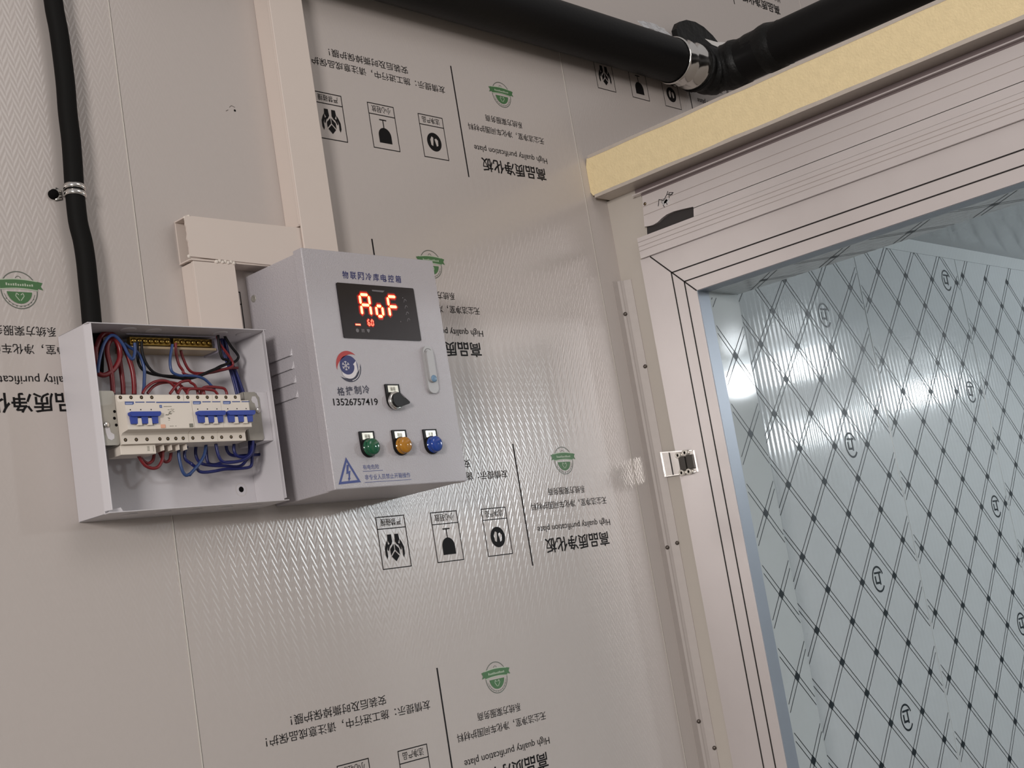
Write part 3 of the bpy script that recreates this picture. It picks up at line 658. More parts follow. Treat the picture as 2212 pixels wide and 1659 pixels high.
# ================================================================ BREAKERS
def breaker(x0, x1, label, rcbo, hx0, hx1, cat='circuit breaker'):
    g = None if rcbo else 'three pole breakers with blue toggles'
    t = thing('circuit_breaker', label, cat, ((x0 + x1) / 2, -0.045, 1.757), g)
    m = MB()
    prof = [(-0.0446, 1.7570), (-0.0446, 1.8300), (-0.0850, 1.8300), (-0.0850, 1.8200), (-0.0885, 1.8172), (-0.1040, 1.8167), (-0.1040, 1.7747), (-0.0885, 1.7728), (-0.0850, 1.7700), (-0.0850, 1.7570)]
    if rcbo: x1b = x1
    m.prism([(-a, b) for a, b in prof], lambda a, b, t_: (x1 + (x0 - x1) * t_, -a, b), 0)
    m.build('body', ['brk'], t, 0.0009)
    xs = [x0 + 0.0058 + 0.0172 * i for i in range(4)] + [1.1462] if rcbo else [x0 + 0.0070 + 0.0174 * i for i in range(3)]
    lx = ([x0 + 0.0058 + 0.0176 * i for i in range(3)] + [1.1056, 1.1191, 1.1327, 1.1454]) if rcbo else xs
    for x, z in [(x, 1.8258) for x in xs] + [(x, 1.7635) for x in lx]:
        m = MB(); m.xz(circle((x, z), 0.0027, 16), -0.0850, -0.0853, 0); m.xz(circle((x - 0.0003, z), 0.0017, 12), -0.0853, -0.0856, 1); m.build('terminal_screw', ['hole', 'screw'], t)
    m = MB()
    st = [(hx0 - 0.0015, hx0 + 0.0125)] if not rcbo else [(hx0 - 0.0020, hx0 + 0.0125)]
    m.flat([(st[0][0], 1.8108), (st[0][1] - 0.002, 1.8108), (st[0][1], 1.8122), (st[0][1], 1.8155), (st[0][0], 1.8155)], -0.10425, 1)
    m.flat([(st[0][0] + 0.001, 1.8114), (st[0][1] - 0.003, 1.8114), (st[0][1] - 0.002, 1.8137), (st[0][0] + 0.001, 1.8137)], -0.1044, 0)
    m.flat([(st[0][0], 1.8146), (st[0][1], 1.8146), (st[0][1], 1.8155), (st[0][0], 1.8155)], -0.1044, 1)
    for a in (0.0150, 0.0325): m.flat([(hx0 + a, 1.8138), (hx0 + a + 0.0150, 1.8138), (hx0 + a + 0.0150, 1.8152), (hx0 + a, 1.8152)], -0.10425, 1)
    if rcbo: m.flat([(1.0945, 1.8132), (1.1515, 1.8132), (1.1515, 1.8150), (1.0945, 1.8150)], -0.10425, 1)
    m.build('blue_stripe', ['bluepale', 'bluestripe'], t)
    m = MB()
    for a in (0.0055, 0.0225, 0.0395): m.flat(circle((hx0 + a, 1.8035), 0.0010, 10), -0.10425, 0)
    m.build('pole_mark', ['ink'], t)
    # ganged toggle: rounded bar with three feet
    m = MB(); W_ = hx1 - hx0
    m.xz([(hx0 + 0.0005, 1.7985)] + [(hx0 + 0.0015, 1.7995), (hx1 - 0.0015, 1.7995), (hx1 - 0.0003, 1.7985), (hx1 - 0.0003, 1.7955), (hx1 - 0.0030, 1.7925), (hx0 + 0.0035, 1.7925), (hx0 + 0.0005, 1.7955)], -0.1035, -0.1110)
    for a in (0.0035, 0.0205, 0.0375):
        a = a * W_ / 0.0518
        m.xz([(hx0 + a, 1.7822), (hx0 + a + 0.0088, 1.7822), (hx0 + a + 0.0098, 1.7930), (hx0 + a - 0.0010, 1.7930)], -0.1036, -0.1085)
    m.build('toggle', ['blue'], t, 0.0009)
    for a in (0.0130, 0.0300):
        a = a * W_ / 0.0518
        m = MB(); m.box(hx0 + a - 0.0006, hx0 + a + 0.0072, -0.1040, -0.1078, 1.7798, 1.7905); m.build('toggle_guard', ['brk'], t, 0.0007)
    return t
t = breaker(1.0432, 1.1545, 'wide leftmost breaker with plain test panel beside its blue toggle', True, 1.0452, 1.0966)
m = MB(); m.flat([(1.0992, 1.8060), (1.1034, 1.8060), (1.1034, 1.8102), (1.0992, 1.8102)], -0.10425, 0); m.flat(circle((1.1013, 1.8081), 0.0011, 10), -0.1044, 1)
m.flat([(1.1060, 1.8074), (1.1195, 1.8074), (1.1195, 1.8082), (1.1060, 1.8082)], -0.10425, 2); m.build('emblem', ['bluestripe', 'bluepale', 'platemark'], t)
m = MB()
random.seed(2)
for k in range(16):
    x = 1.107 + 0.014 * random.random(); z = 1.7945 + 0.009 * random.random(); m.flat([(x, z), (x + 0.0030, z + 0.0003), (x + 0.0030, z + 0.0010), (x, z + 0.0007)], -0.10425, 0)
for k in range(5):
    x = 1.108 + 0.005 * random.random(); z = 1.7865 + 0.004 * random.random(); m.flat([(x, z), (x + 0.0022, z), (x + 0.0022, z + 0.0007), (x, z + 0.0007)], -0.10425, 0)
for x in (1.1125, 1.1150, 1.1172, 1.1220): m.flat([(x, 1.7782), (x + 0.0016, 1.7782), (x + 0.0016, 1.7790), (x, 1.7790)], -0.10425, 0)
m.build('small_print', ['platemark'], t)
m = MB(); m.xz(rrect(1.0975, 1.1045, 1.7758, 1.7812, 0.0008), -0.1040, -0.1052); m.build('test_button', ['orange'], t, 0.0004)
m = MB(); m.xz(rrect(1.1460, 1.1525, 1.7762, 1.7818, 0.0006), -0.1040, -0.1045); m.build('indicator_window', ['brkshade'], t)
m = MB(); m.box(1.0430, 1.1010, -0.0450, -0.0790, 1.7430, 1.7569); o = m.build('terminal_shroud', ['brk'], t, 0.0008)
m = MB()
for k in range(4): m.flat([(1.0865, 1.7478 + 0.0018 * k), (1.0905, 1.7478 + 0.0018 * k), (1.0905, 1.7486 + 0.0018 * k), (1.0865, 1.7486 + 0.0018 * k)], -0.0792, 0)
m.flat([(1.0965, 1.7462), (1.0972, 1.7462), (1.0972, 1.7545), (1.0965, 1.7545)], -0.0792, 0); m.build('small_print', ['platemark'], o)
for x in (1.1163, 1.1297, 1.1425, 1.1556):
    m = MB(); m.box(x - 0.0009, x + 0.0009, -0.0480, -0.0760, 1.7480, 1.7568); m.build('fin', ['brk'], t, 0.0003)
breaker(1.1552, 1.2062, 'middle three pole breaker with blue toggle, right of the wide one', False, 1.1586, 1.2090)
breaker(1.2066, 1.2580, 'rightmost three pole breaker with blue toggle, beside the galvanised plate', False, 1.2122, 1.2636)

# ================================================================ WIRES (x, z along each, at its own depth)
WIRES = [
('R','t',-0.045,(1.0430,1.9096,1.0407,1.8944,1.0402,1.8793,1.0427,1.8703,1.0514,1.8681,1.0614,1.8720,1.0710,1.8797,1.0798,1.8929,1.0828,1.9060,1.0795,1.9190,1.0726,1.9238,1.0652,1.9178,1.0612,1.9078,1.0612,1.8963,1.0631,1.8827,1.0638,1.8652,1.0632,1.8500,1.0623,1.8406)),
('R','t',-0.03,(1.0495,1.9028,1.0532,1.9151,1.0591,1.9260,1.0667,1.9332,1.0744,1.9350,1.0823,1.9314,1.0879,1.9230,1.0898,1.9083,1.0894,1.8921,1.0899,1.8743,1.0898,1.8574,1.0886,1.8428)),
('R','t',-0.038,(1.0425,1.8886,1.0461,1.9038,1.0522,1.9200,1.0601,1.9309,1.0689,1.9349,1.0792,1.9308,1.0882,1.9225,1.0953,1.9119,1.0997,1.8973,1.1032,1.8819,1.1042,1.8672,1.1035,1.8533,1.1018,1.8410)),
('B','m',-0.055,(1.0357,1.8693,1.0384,1.8814,1.0437,1.8973,1.0514,1.9134,1.0610,1.9239,1.0695,1.9261,1.0771,1.9202,1.0837,1.9104,1.0888,1.8983,1.0938,1.8911,1.0979,1.8931,1.1014,1.9040,1.1024,1.9156)),
('B','m',-0.047,(1.0889,1.9172,1.0967,1.9116,1.1070,1.9061,1.1136,1.8985,1.1176,1.8869,1.1184,1.8753,1.1163,1.8613,1.1140,1.8490,1.1108,1.8397)),
('K','s',-0.04,(1.1170,1.9221,1.1145,1.9033,1.1147,1.8878,1.1211,1.8778,1.1350,1.8721,1.1540,1.8695,1.1760,1.8686,1.1885,1.8675,1.2075,1.8669,1.2296,1.8728,1.2465,1.8794,1.2617,1.8862,1.2757,1.8901,1.2887,1.8932,1.2969,1.8991,1.2969,1.9058,1.2860,1.9196,1.2784,1.9326,1.2750,1.9391)),
('K','s',-0.05,(1.1176,1.9196,1.1166,1.9032,1.1202,1.8878,1.1280,1.8755,1.1388,1.8690,1.1559,1.8656,1.1734,1.8638,1.1885,1.8624,1.2081,1.8662,1.2306,1.8744,1.2503,1.8812,1.2674,1.8879,1.2709,1.8921,1.2656,1.8944,1.2593,1.8968,1.2566,1.9106,1.2565,1.9253,1.2571,1.9351)),
('B','s',-0.06,(1.1643,1.9137,1.1580,1.8947,1.1558,1.8821,1.1570,1.8719,1.1630,1.8673,1.1725,1.8650,1.1806,1.8652,1.1985,1.8645,1.2117,1.8611,1.2208,1.8544,1.2263,1.8480,1.2302,1.8432)),
('R','s',-0.046,(1.1799,1.9200,1.1785,1.9017,1.1809,1.8858,1.1867,1.8764,1.1872,1.8725,1.1993,1.8686,1.2225,1.8709,1.2468,1.8772,1.2662,1.8803,1.2804,1.8858,1.2791,1.8957,1.2705,1.9086,1.2618,1.9199,1.2577,1.9337)),
('R','s',-0.033,(1.1961,1.9238,1.1964,1.9101,1.1992,1.8973,1.2038,1.8853,1.2101,1.8782,1.2208,1.8755,1.2462,1.8770,1.2706,1.8818,1.2855,1.8849,1.2992,1.8855)),
('N','s',-0.024,(1.2774,1.9425,1.2809,1.9210,1.2846,1.9011,1.2905,1.8830,1.2943,1.8640,1.2970,1.8433)),
('N','s',-0.026,(1.2798,1.9420,1.2823,1.9205,1.2860,1.9007,1.2921,1.8834,1.2968,1.8635,1.2994,1.8429)),
('N','s',-0.022,(1.2866,1.9433,1.2888,1.9225,1.2919,1.9017,1.2981,1.8852,1.3036,1.8645,1.3074,1.8446)),
('N','s',-0.029,(1.2843,1.9406,1.2864,1.9199,1.2897,1.9000,1.2968,1.8835,1.3025,1.8637,1.3073,1.8447)),
('R','s',-0.062,(1.1010,1.8369,1.1085,1.8458,1.1216,1.8538,1.1368,1.8567,1.1487,1.8545,1.1568,1.8474,1.1613,1.8369)),
('R','s',-0.056,(1.1132,1.8383,1.1235,1.8481,1.1369,1.8539,1.1532,1.8554,1.1690,1.8526,1.1772,1.8455,1.1827,1.8378)),
('R','s',-0.068,(1.1437,1.8351,1.1537,1.8450,1.1657,1.8532,1.1801,1.8554,1.1827,1.8525,1.1888,1.8490,1.1921,1.8418,1.1934,1.8341)),
('R','s',-0.074,(1.1536,1.8337,1.1602,1.8423,1.1699,1.8418,1.1829,1.8414,1.1935,1.8406,1.1997,1.8376,1.2000,1.8323)),
('R','s',-0.066,(1.1995,1.8341,1.2022,1.8423,1.2130,1.8464,1.2399,1.8448,1.2462,1.8409,1.2476,1.8341)),
('R','s',-0.078,(1.1665,1.8314,1.1712,1.8395,1.1864,1.8405,1.2083,1.8391,1.2170,1.8372,1.2217,1.8314)),
('R','m',-0.05,(1.0894,1.7458,1.0974,1.7368,1.1042,1.7338,1.1121,1.7381,1.1154,1.7472)),
('R','m',-0.06,(1.0822,1.7450,1.0914,1.7301,1.1030,1.7246,1.1136,1.7265,1.1211,1.7354,1.1234,1.7427,1.1251,1.7529)),
('R','m',-0.05,(1.1233,1.7549,1.1271,1.7445,1.1308,1.7369,1.1358,1.7349,1.1419,1.7393,1.1459,1.7542)),
('B','m',-0.058,(1.1530,1.7533,1.1527,1.7365,1.1551,1.7196,1.1604,1.7119,1.1694,1.7143,1.1667,1.7125,1.1802,1.7232,1.1897,1.7318,1.1980,1.7429,1.2029,1.7576)),
('N','m',-0.05,(1.1740,1.7581,1.1683,1.7469,1.1692,1.7365,1.1791,1.7300,1.1768,1.7310,1.1856,1.7240,1.1908,1.7181,1.2010,1.7163,1.2202,1.7175,1.2363,1.7195,1.2546,1.7193,1.2708,1.7196,1.2839,1.7210,1.2889,1.7262,1.2919,1.7428,1.2919,1.7636)),
('N','m',-0.042,(1.1960,1.7600,1.1933,1.7476,1.1956,1.7370,1.2035,1.7305,1.2215,1.7274,1.2440,1.7260,1.2643,1.7238,1.2764,1.7262,1.2858,1.7337,1.2978,1.7422,1.3037,1.7529,1.3068,1.7648)),
('N','m',-0.034,(1.2197,1.7618,1.2181,1.7435,1.2203,1.7323,1.2330,1.7302,1.2460,1.7328,1.2738,1.7332,1.2903,1.7376,1.2989,1.7467,1.3021,1.7665)),
('N','m',-0.066,(1.2150,1.7566,1.2171,1.7398,1.2218,1.7301,1.2332,1.7271,1.2563,1.7288,1.2729,1.7350,1.2815,1.7449,1.2852,1.7605)),
('N','m',-0.026,(1.2623,1.7622,1.2629,1.7533,1.2680,1.7463,1.2793,1.7436,1.2989,1.7441,1.3229,1.7444,1.3304,1.7472,1.3331,1.7562,1.3330,1.7678)),
('N','m',-0.058,(1.2544,1.7580,1.2530,1.7464,1.2566,1.7390,1.2665,1.7358,1.2798,1.7382,1.2855,1.7464,1.2877,1.7621))]
WL = ['thick red wire making a full loop beside the conduit mouth, feeding the first terminal',
 'thick red wire arching to the second feed terminal of the wide breaker',
 'thick red wire crossing the top of the arch, rightmost of the three feeds',
 'blue wire arching with the thick red wires and bent into a narrow hook',
 'blue wire from the left end of the brass bar down to the wide breaker',
 'black wire sagging under the brass bar, its end looping out right of the blue bundle',
 'black wire from the brass bar hugging the other black sagging wire from above',
 'blue wire from the middle of the brass bar, sagging towards the red jumpers',
 'left one of two thin red wires hanging from the middle of the brass bar',
 'right one of two thin red wires hanging from the middle of the brass bar',
 'dark blue wire at the left edge of the upright bundle',
 'dark blue wire second from left in the upright bundle',
 'dark blue wire third from left in the upright bundle',
 'dark blue wire at the right edge of the upright bundle',
 'red jumper with the tallest arch above the breakers',
 'red jumper arching just under the tallest one',
 'red jumper with the middle arch above the test panel',
 'short low red jumper left of the middle breaker screws',
 'flat red jumper reaching furthest right above the breakers',
 'flat red jumper lying lowest over the middle breaker',
 'short red wire curling under the terminal shroud, inner curve',
 'red wire with the deepest curve under the wide breaker',
 'small red loop between the fins under the wide breaker',
 'blue wire hanging lowest of all under the breakers',
 'dark blue wire with an S bend, running along the bottom to the right',
 'dark blue wire from the first screw of the middle breaker to the right bundle',
 'dark blue wire from the second screw of the middle breaker to the right bundle',
 'dark blue wire from the third screw of the middle breaker to the right bundle',
 'dark blue wire reaching furthest right in a square bend under the bracket',
 'dark blue wire from the middle screw of the rightmost breaker, short bend']
for (k, th, y, c), lab in zip(WIRES, WL):
    pts = [(c[i], y, c[i + 1]) for i in range(0, len(c), 2)]
    r = {'t': 0.0038, 'm': 0.0025, 's': 0.0022}[th]
    m = MB(); m.tube(pts, r, 10, 0, 4)
    o = m.build('wire', ['w' + k], None, 0, pts[0])
    tag(o, lab, 'wire', 'wires inside the breaker box')

# ================================================================ CONTROL CABINET
CX0, CX1, CZ0, CZ1 = 1.3480, 1.6385, 1.6600, 2.0497
YD = -0.1710
T = thing('control_cabinet', 'grey painted control cabinet with red lit display, coloured lamps and lock', 'control cabinet', (1.493, 0, CZ0))
CB = 1.3625
m = MB(); m.box(CB, CX1 - 0.0005, 0, -0.1455, CZ0 + 0.0012, CZ1 + 0.001)
m.build('body', ['cab'], T, 0.0016)
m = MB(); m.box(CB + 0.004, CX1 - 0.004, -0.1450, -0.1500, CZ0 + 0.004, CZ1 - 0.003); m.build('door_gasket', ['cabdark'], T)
m = MB(); m.box(CX0, CX1, -0.1492, YD, CZ0, CZ1); m.build('door', ['cab'], T, 0.0020, seg=3); DOOR = bpy.data.objects[[o.name for o in T.children if o.name.startswith('door') and 'gasket' not in o.name][0]] if False else None
for z in (1.8922, 1.8705, 1.8472, 1.8232):
    m = MB(); x = CB; a, b = -0.0330, -0.0965
    q = [(a, z), (b, z)]
    m.add([(x, a, z), (x, b, z), (x - 0.0026, b + 0.004, z), (x - 0.0026, a - 0.004, z), (x, a, z + 0.012), (x, b, z + 0.012), (x - 0.0008, b + 0.004, z + 0.0090), (x - 0.0008, a - 0.004, z + 0.0090)],
          [(3, 2, 6, 7), (2, 1, 5, 6), (0, 3, 7, 4), (7, 6, 5, 4)], 0, False)
    m.add([(x - 0.0003, a - 0.003, z + 0.0006), (x - 0.0003, b + 0.003, z + 0.0006), (x - 0.0030, b + 0.006, z + 0.0006), (x - 0.0030, a - 0.006, z + 0.0006)], [(0, 1, 2, 3)], 1)
    m.build('louvre', ['cab', 'hole'], T)
m = MB(); m.lathe((CB, -0.0160, 2.0088), [(0.0062, 0), (0.0060, 0.0008), (0.0042, 0.0010), (0.003, 0.0004), (0, 0.0004)], (-1, 0, 0), 20); m.build('plug', ['galv'], T)
yp = YD - 0.0004
def dp(name, mats, fn, y=None, parent=None):
    m = MB(); fn(m); return m.build(name, mats, parent or T)
dp('printed_title', ['titleblue'], lambda m: [m.text(ch, 1.4262 + 0.0166 * i, 1.4262 + 0.0166 * i + 0.0128, 2.0036, 2.0166, yp, 0, 0.012, False, 0.10) for i, ch in enumerate('物联网冷库电控箱')])
# logo: red and navy crescents round a navy disc
C0 = (1.4112, 1.8565); R0 = 0.0256
def crescent(m, a0, a1, off, ri, mi):
    n = 26; vs = []
    for i in range(n + 1):
        a = a0 + (a1 - a0) * i / n
        o = (C0[0] + R0 * math.cos(a), C0[1] + R0 * math.sin(a))
        k = math.sin(PI * i / n); c2 = R0 - ri * k
        vs += [(o[0], yp, o[1]), (C0[0] + c2 * math.cos(a), yp, C0[1] + c2 * math.sin(a))]
    m.add(vs, [(2 * i, 2 * i + 2, 2 * i + 3, 2 * i + 1) for i in range(n)], mi)
def logo(m):
    crescent(m, 0.26 * PI, 1.08 * PI, 0, 0.0088, 0)
    crescent(m, 1.22 * PI, 2.06 * PI, 0, 0.0085, 2)
    m.flat(circle((C0[0] + 0.0004, C0[1] + 0.0010), 0.0186, 40, 0, 2 * PI, 0.92), yp, 1)
    # white swoosh with an arrow head sweeping up the right side
    sw = []
    for i in range(19):
        a = 1.22 * PI + (2.02 - 1.22) * PI * i / 18; sw.append((C0[0] - 0.001 + 0.0182 * math.cos(a), C0[1] - 0.002 + 0.0182 * math.sin(a)))
    iw = []
    for i in range(19):
        a = 2.02 * PI - (2.02 - 1.22) * PI * i / 18; iw.append((C0[0] - 0.0035 + 0.0150 * math.cos(a), C0[1] + 0.0005 + 0.0140 * math.sin(a)))
    m.flat(sw + [(C0[0] + 0.0165, C0[1] + 0.0095), (C0[0] + 0.0095, C0[1] + 0.0035)] + iw, yp - 0.0002, 3)
    m.poly_line([(C0[0] + 0.0225 * math.cos(a), C0[1] - 0.001 + 0.0225 * math.sin(a)) for a in [PI * (1.55 + 0.45 * i / 10) for i in range(11)]], 0.0011, yp - 0.0002, 3)
    sx, sz = C0[0] - 0.0060, C0[1] + 0.0010
    for k in range(6):
        a = PI / 6 + PI / 3 * k; ca, sa = math.cos(a), math.sin(a)
        m.line((sx, sz), (sx + 0.0078 * ca, sz + 0.0078 * sa), 0.0013, yp - 0.0003, 3)
        for b in (-0.7, 0.7):
            m.line((sx + 0.0046 * ca, sz + 0.0046 * sa), (sx + 0.0046 * ca + 0.0034 * math.cos(a + b), sz + 0.0046 * sa + 0.0034 * math.sin(a + b)), 0.0011, yp - 0.0003, 3)
dp('printed_emblem', ['logored', 'logoblue', 'logodark', 'white'], logo)
dp('printed_company_line', ['logodark'], lambda m: [m.text(ch, 1.3803 + 0.0176 * i, 1.3803 + 0.0176 * i + 0.0148, 1.8086 + 0.0011 * i, 1.8226 + 0.0011 * i, yp, 0, 0.016) for i, ch in enumerate('格捷制冷')])
dp('printed_phone_number', ['ink'], lambda m: m.text('13526757419', 1.3690, 1.4618, 1.7928, 1.8042, yp, 0, 0.010))
def warn(m):
    T_, L_, R_ = (1.3782, 1.7102), (1.3558, 1.6680), (1.4016, 1.6696)
    cx, cz = sum(p[0] for p in (T_, L_, R_)) / 3, sum(p[1] for p in (T_, L_, R_)) / 3
    inn = [(cx + (p[0] - cx) * 0.72, cz + (p[1] - cz) * 0.72) for p in (T_, L_, R_)]
    o = (T_, L_, R_)
    for i in range(3): k = (i + 1) % 3; m.flat([o[i], o[k], inn[k], inn[i]], yp, 0)
    b = [(0.0010, 0.0145), (0.0052, 0.0145), (0.0028, 0.0040), (0.0070, 0.0052), (0.0040, -0.0065), (0.0058, -0.0062), (0.0012, -0.0115), (-0.0002, -0.0058), (0.0016, -0.0062), (0.0022, 0.0010), (-0.0022, -0.0002)]
    m.flat([(cx - 0.002 + p[0], cz + 0.001 + p[1]) for p in b][:3] + [(cx - 0.002 + p[0], cz + 0.001 + p[1]) for p in b][3:], yp, 0)
dp('warning_triangle', ['warnblue'], warn)
def wtext(m):
    m.text('有电危险', 1.4100, 1.4440, 1.6890, 1.6968, yp, 0); m.flat([(1.4087, 1.6861), (1.4510, 1.6861), (1.4510, 1.6868), (1.4087, 1.6868)], yp, 0)
    m.text('非专业人员禁止开箱操作', 1.4110, 1.5085, 1.6722, 1.6808, yp, 0); m.flat([(1.4092, 1.6684), (1.5094, 1.6684), (1.5094, 1.6691), (1.4092, 1.6691)], yp, 0)
dp('warning_text', ['warnblue'], wtext)

# display
m = MB(); m.xz(rrect(1.4093, 1.5790, 1.9033, 1.9953, 0.0025), YD + 0.001, YD - 0.0022); D = m.build('display', ['disp'], T, 0.0005)
yd = YD - 0.0024
def seg7(m, x, z, w, h, on, tw, mi, grow=0.0, sk=0.0):
    tw2 = tw / 2 + grow; e = tw * 0.32 - grow
    zm = z + h / 2
    def H(zc): return [(x + e, zc), (x + e + tw2 * 0.8, zc + tw2), (x + w - e - tw2 * 0.8, zc + tw2), (x + w - e, zc), (x + w - e - tw2 * 0.8, zc - tw2), (x + e + tw2 * 0.8, zc - tw2)]
    def V(xc, z0, z1): return [(xc, z0 + e), (xc + tw2, z0 + e + tw2 * 0.8), (xc + tw2, z1 - e - tw2 * 0.8), (xc, z1 - e), (xc - tw2, z1 - e - tw2 * 0.8), (xc - tw2, z0 + e + tw2 * 0.8)]
    P = {'a': H(z + h), 'g': H(zm), 'd': H(z), 'f': V(x, zm, z + h), 'b': V(x + w, zm, z + h), 'e': V(x, z, zm), 'c': V(x + w, z, zm)}
    for s_ in on: m.flat([(a + sk * (b - z), b) for a, b in P[s_]], yd - (0.0004 if grow == 0 else 0.0002 if grow < 0.0023 and grow != 0.0024 else 0.0), mi)
for gr, nm, mt in ((0.0042, 'segment_halo', 'segdim'), (0.0022, 'segment_halo', 'segglow'), (0.0, 'lit_digits', 'seg')):  # the two widened copies paint the red halo behind the digits
    m = MB()
    for x, w_d, on in ((1.4545, 0.0195, 'abcefg'), (1.4865, 0.0140, 'cdeg'), (1.5155, 0.0195, 'aefg')):
        if on == 'cdeg': seg7(m, 1.4868, 1.9422, 0.0135, 0.0350, 'cdeg', 0.0046, 0, gr)
        else: seg7(m, x, 1.9425, w_d if on[-1] != 'q' else w_d, 0.0350, on, 0.0046, 0, gr)
    m.build(nm, [mt], D)
for gr, nm, mt in ((0.0024, 'segment_halo', 'segdim'), (0.0011, 'segment_halo', 'segglow'), (0.0, 'lit_digits', 'segsmall')):
    m = MB(); seg7(m, 1.4640, 1.9258, 0.0038, 0.0092, 'acdefg', 0.0013, 0, gr); seg7(m, 1.4715, 1.9258, 0.0040, 0.0092, 'abcdef', 0.0013, 0, gr)
    m.flat([(1.4692 - gr / 2, 1.9252 - gr / 2), (1.4703 + gr / 2, 1.9252 - gr / 2), (1.4703 + gr / 2, 1.9266 + gr / 2), (1.4692 - gr / 2, 1.9266 + gr / 2)], yd - 0.0003, 0)
    m.flat([(1.4366 - gr / 2, 1.9249 - gr / 2), (1.4473 + gr / 2, 1.9249 - gr / 2), (1.4473 + gr / 2, 1.9273 + gr / 2), (1.4366 - gr / 2, 1.9273 + gr / 2)], yd - (0.0003 if gr == 0 else 0.0001), 0)
    m.build(nm, [mt], D)
def mark(f):
    m = MB(); f(m); m.build('printed_mark', ['dispmark'], D)
mark(lambda m: m.flat(circle((1.4390, 1.9163), 0.0033, 14), yd, 0))
def pause(m):
    for a in (1.4480, 1.4502, 1.4524): m.flat([(a, 1.9135), (a + 0.0013, 1.9135), (a + 0.0013, 1.9192), (a, 1.9192)], yd, 0)
mark(pause)
mark(lambda m: m.flat([(1.4592, 1.9190), (1.4625, 1.9195), (1.4658, 1.9190), (1.4650, 1.9155), (1.4625, 1.9128), (1.4600, 1.9155)], yd, 0))
for x, z in ((1.5550, 1.9732), (1.5556, 1.9624), (1.5560, 1.9513), (1.5566, 1.9401)):
    mark(lambda m: (m.poly_line([(x - 0.003, z - 0.0016), (x, z + 0.0018), (x + 0.003, z - 0.0016)], 0.0011, yd, 0), m.line((x - 0.0045, z - 0.0036), (x - 0.002, z - 0.0026), 0.0008, yd, 0)))
for x, z in ((1.5505, 1.9770), (1.5375, 1.9350)): mark(lambda m: m.flat(circle((x, z), 0.0010, 8), yd, 0))
mark(lambda m: m.flat([(1.4835, 1.9848), (1.5075, 1.9840), (1.5115, 1.9872), (1.4835, 1.9872)], yd, 0))

# lamps and selector switch share the same black holder
def holder(cx, ztop, nm):
    m = MB(); w_h = 0.0154; zc = ztop - 0.0268
    poly = [(cx + w_h, zc)] + [(cx + w_h, ztop), (cx - w_h, ztop), (cx - w_h, zc)] + [(cx + w_h * math.cos(a), zc + w_h * math.sin(a)) for a in [PI + PI * i / 16 for i in range(1, 16)]]
    m.xz(poly, YD + 0.0005, YD - 0.0030); o = m.build(nm, ['blackpl'], T, 0.0006)
    m = MB(); m.xz(rrect(cx - 0.0108, cx + 0.0115, ztop - 0.0138, ztop - 0.0026, 0.0006), YD - 0.0028, YD - 0.0036); p = m.build('nameplate', ['plate'], o, 0.0002)
    m = MB()
    random.seed(int(cx * 1000))
    for k in range(2):
        x = cx - 0.0055 + 0.0058 * k
        for q in range(3): m.flat([(x + 0.0017 * q, ztop - 0.0118), (x + 0.0017 * q + 0.0008, ztop - 0.0118), (x + 0.0017 * q + 0.0008, ztop - 0.0052), (x + 0.0017 * q, ztop - 0.0052)], YD - 0.0038, 0)
        m.flat([(x - 0.0002, ztop - 0.0090), (x + 0.0044, ztop - 0.0090), (x + 0.0044, ztop - 0.0083), (x - 0.0002, ztop - 0.0083)], YD - 0.0038, 0)
    m.build('nameplate_print', ['platemark'], o)
    return o, zc
for cx, zt, ml, lb in ((1.4264, 1.7502, 'lgreen', 'green indicator lamp'), (1.4960, 1.7510, 'lamber', 'amber indicator lamp'), (1.5654, 1.7508, 'lblue', 'blue indicator lamp')):
    o, zc = holder(cx, zt, 'indicator_lamp'); o['label'] = lb
    m = MB(); m.lathe((cx, YD - 0.0030, zc), [(0.0138, 0), (0.0138, 0.0030), (0.0128, 0.0032), (0.0128, 0.0085), (0.0132, 0.0090), (0.0132, 0.0110), (0.0122, 0.0128), (0.0095, 0.0142), (0.0050, 0.0150), (0, 0.0152)], (0, -1, 0), 36); m.build('lens', [ml], o)
    m = MB(); m.lathe((cx, YD - 0.0028, zc), [(0.0150, 0), (0.0150, 0.0022), (0.0139, 0.0026), (0.0136, 0)], (0, -1, 0), 32); m.build('collar', ['blackpl'], o)
o, zc = holder(1.4962, 1.8275, 'selector_switch'); zc = 1.7990; cx = 1.4968
m = MB(); m.lathe((cx, YD - 0.0030, zc), [(0.0150, 0), (0.0150, 0.0050), (0.0135, 0.0062), (0.0120, 0.0062)], (0, -1, 0), 36); m.build('chrome_collar', ['chrome'], o)
m = MB()
kp = [(cx + 0.0122 * math.cos(a), zc + 0.0122 * math.sin(a)) for a in [PI * (0.36 + 1.30 * i / 20) for i in range(21)]] + [(cx + 0.0215, zc - 0.0068), (cx + 0.0235, zc - 0.0045), (cx + 0.0222, zc - 0.0025)]
m.xz(kp, YD - 0.0060, YD - 0.0135); m.build('knob', ['blackpl'], o, 0.0016)
m = MB(); m.line((cx + 0.0065, zc + 0.0095), (cx + 0.0135, zc + 0.0035), 0.0020, YD - 0.0138); m.build('pointer_mark', ['dispmark'], o)

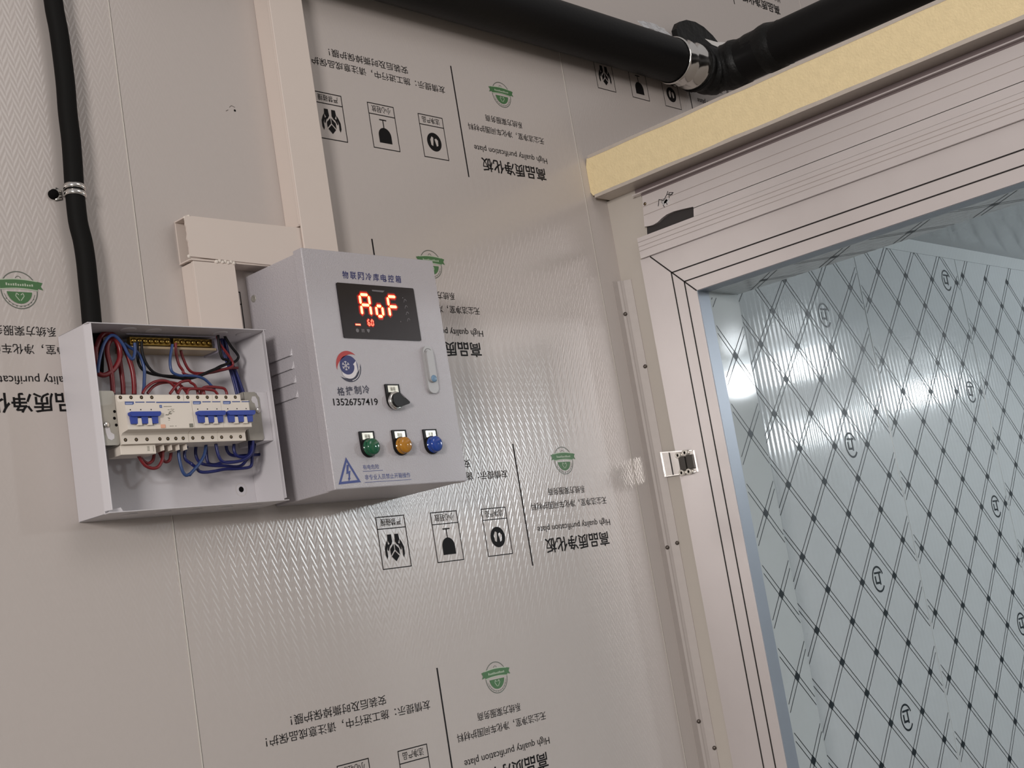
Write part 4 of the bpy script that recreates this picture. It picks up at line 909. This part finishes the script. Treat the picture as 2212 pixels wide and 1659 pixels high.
# lock handle
m = MB(); m.xz(rrect(1.5758, 1.5998, 1.8118, 1.8935, 0.0112, 10), YD + 0.001, YD - 0.0050); L_ = m.build('lock_handle', ['lock'], T, 0.0016)
m = MB(); m.xz(rrect(1.5798, 1.5958, 1.8300, 1.8860, 0.0078, 8), YD - 0.0045, YD - 0.0085); m.build('lever', ['lock'], L_, 0.0022)
m = MB(); m.lathe((1.5880, YD - 0.0080, 1.8362), [(0.0060, 0), (0.0060, 0.0016), (0.0048, 0.0024), (0, 0.0026)], (0, -1, 0), 22); m.build('push_button', ['lockbtn'], L_)
m = MB(); m.ring((1.5878, 1.8800), 0.0088, 0.0094, YD - 0.0052, 0, 20, 0.1 * PI, 0.9 * PI); m.build('lever_gap', ['hole'], L_)

# ================================================================ KEEPER PLATE ON THE LEFT JAMB
t = thing('door_keeper', 'small stainless keeper plate with four bolts and dark rollers on the left jamb', 'keeper plate', (2.3955, -0.068, 1.684))
def xf(poly, x0, x1, m, mi=0): m.yz(poly, x0, x1, mi)
m = MB(); pl = [(-0.0262, 1.6585), (-0.0258, 1.7140), (-0.1110, 1.7020), (-0.1115, 1.6540)]
m.yz(pl, 2.398, 2.3925); m.build('plate', ['steel'], t, 0.0006)
m = MB()
for a, b in ((0, 1), (1, 2), (3, 0)):
    p, q = pl[a], pl[b]; cy, cz = -0.0685, 1.682
    ip = lambda v: (v[0] + (cy - v[0]) * 0.05, v[1] + (cz - v[1]) * 0.07)
    m.yz([p, q, ip(q), ip(p)], 2.3926, 2.3908)
m.build('raised_edge', ['chrome'], t, 0.0003)
m = MB(); m.yz([(-0.0478, 1.7085), (-0.0500, 1.7075), (-0.0500, 1.6590), (-0.0478, 1.6590)], 2.3926, 2.3915); m.build('slot', ['slot'], t)
for ya, yb in ((-0.0735, -0.0900), (-0.0935, -0.1100)):
    m = MB(); m.box(2.3926, 2.3860, ya, yb, 1.6630, 1.6930); m.build('roller_block', ['blackblock'], t, 0.0012)
for y, z in ((-0.0735, 1.6975), (-0.0925, 1.6995), (-0.0750, 1.6590), (-0.0940, 1.6582)):
    m = MB(); m.lathe((2.3926, y, z), [(0.0066, 0), (0.0066, 0.0070), (0.0058, 0.0078), (0.0036, 0.0078), (0.0033, 0.0040)], (-1, 0, 0), 24); o = m.build('bolt', ['boltring'], t); m = MB(); m.lathe((2.3926, y, z), [(0.0034, 0.0045), (0, 0.0045)], (-1, 0, 0), 16); m.build('bolt_socket', ['hole'], o)
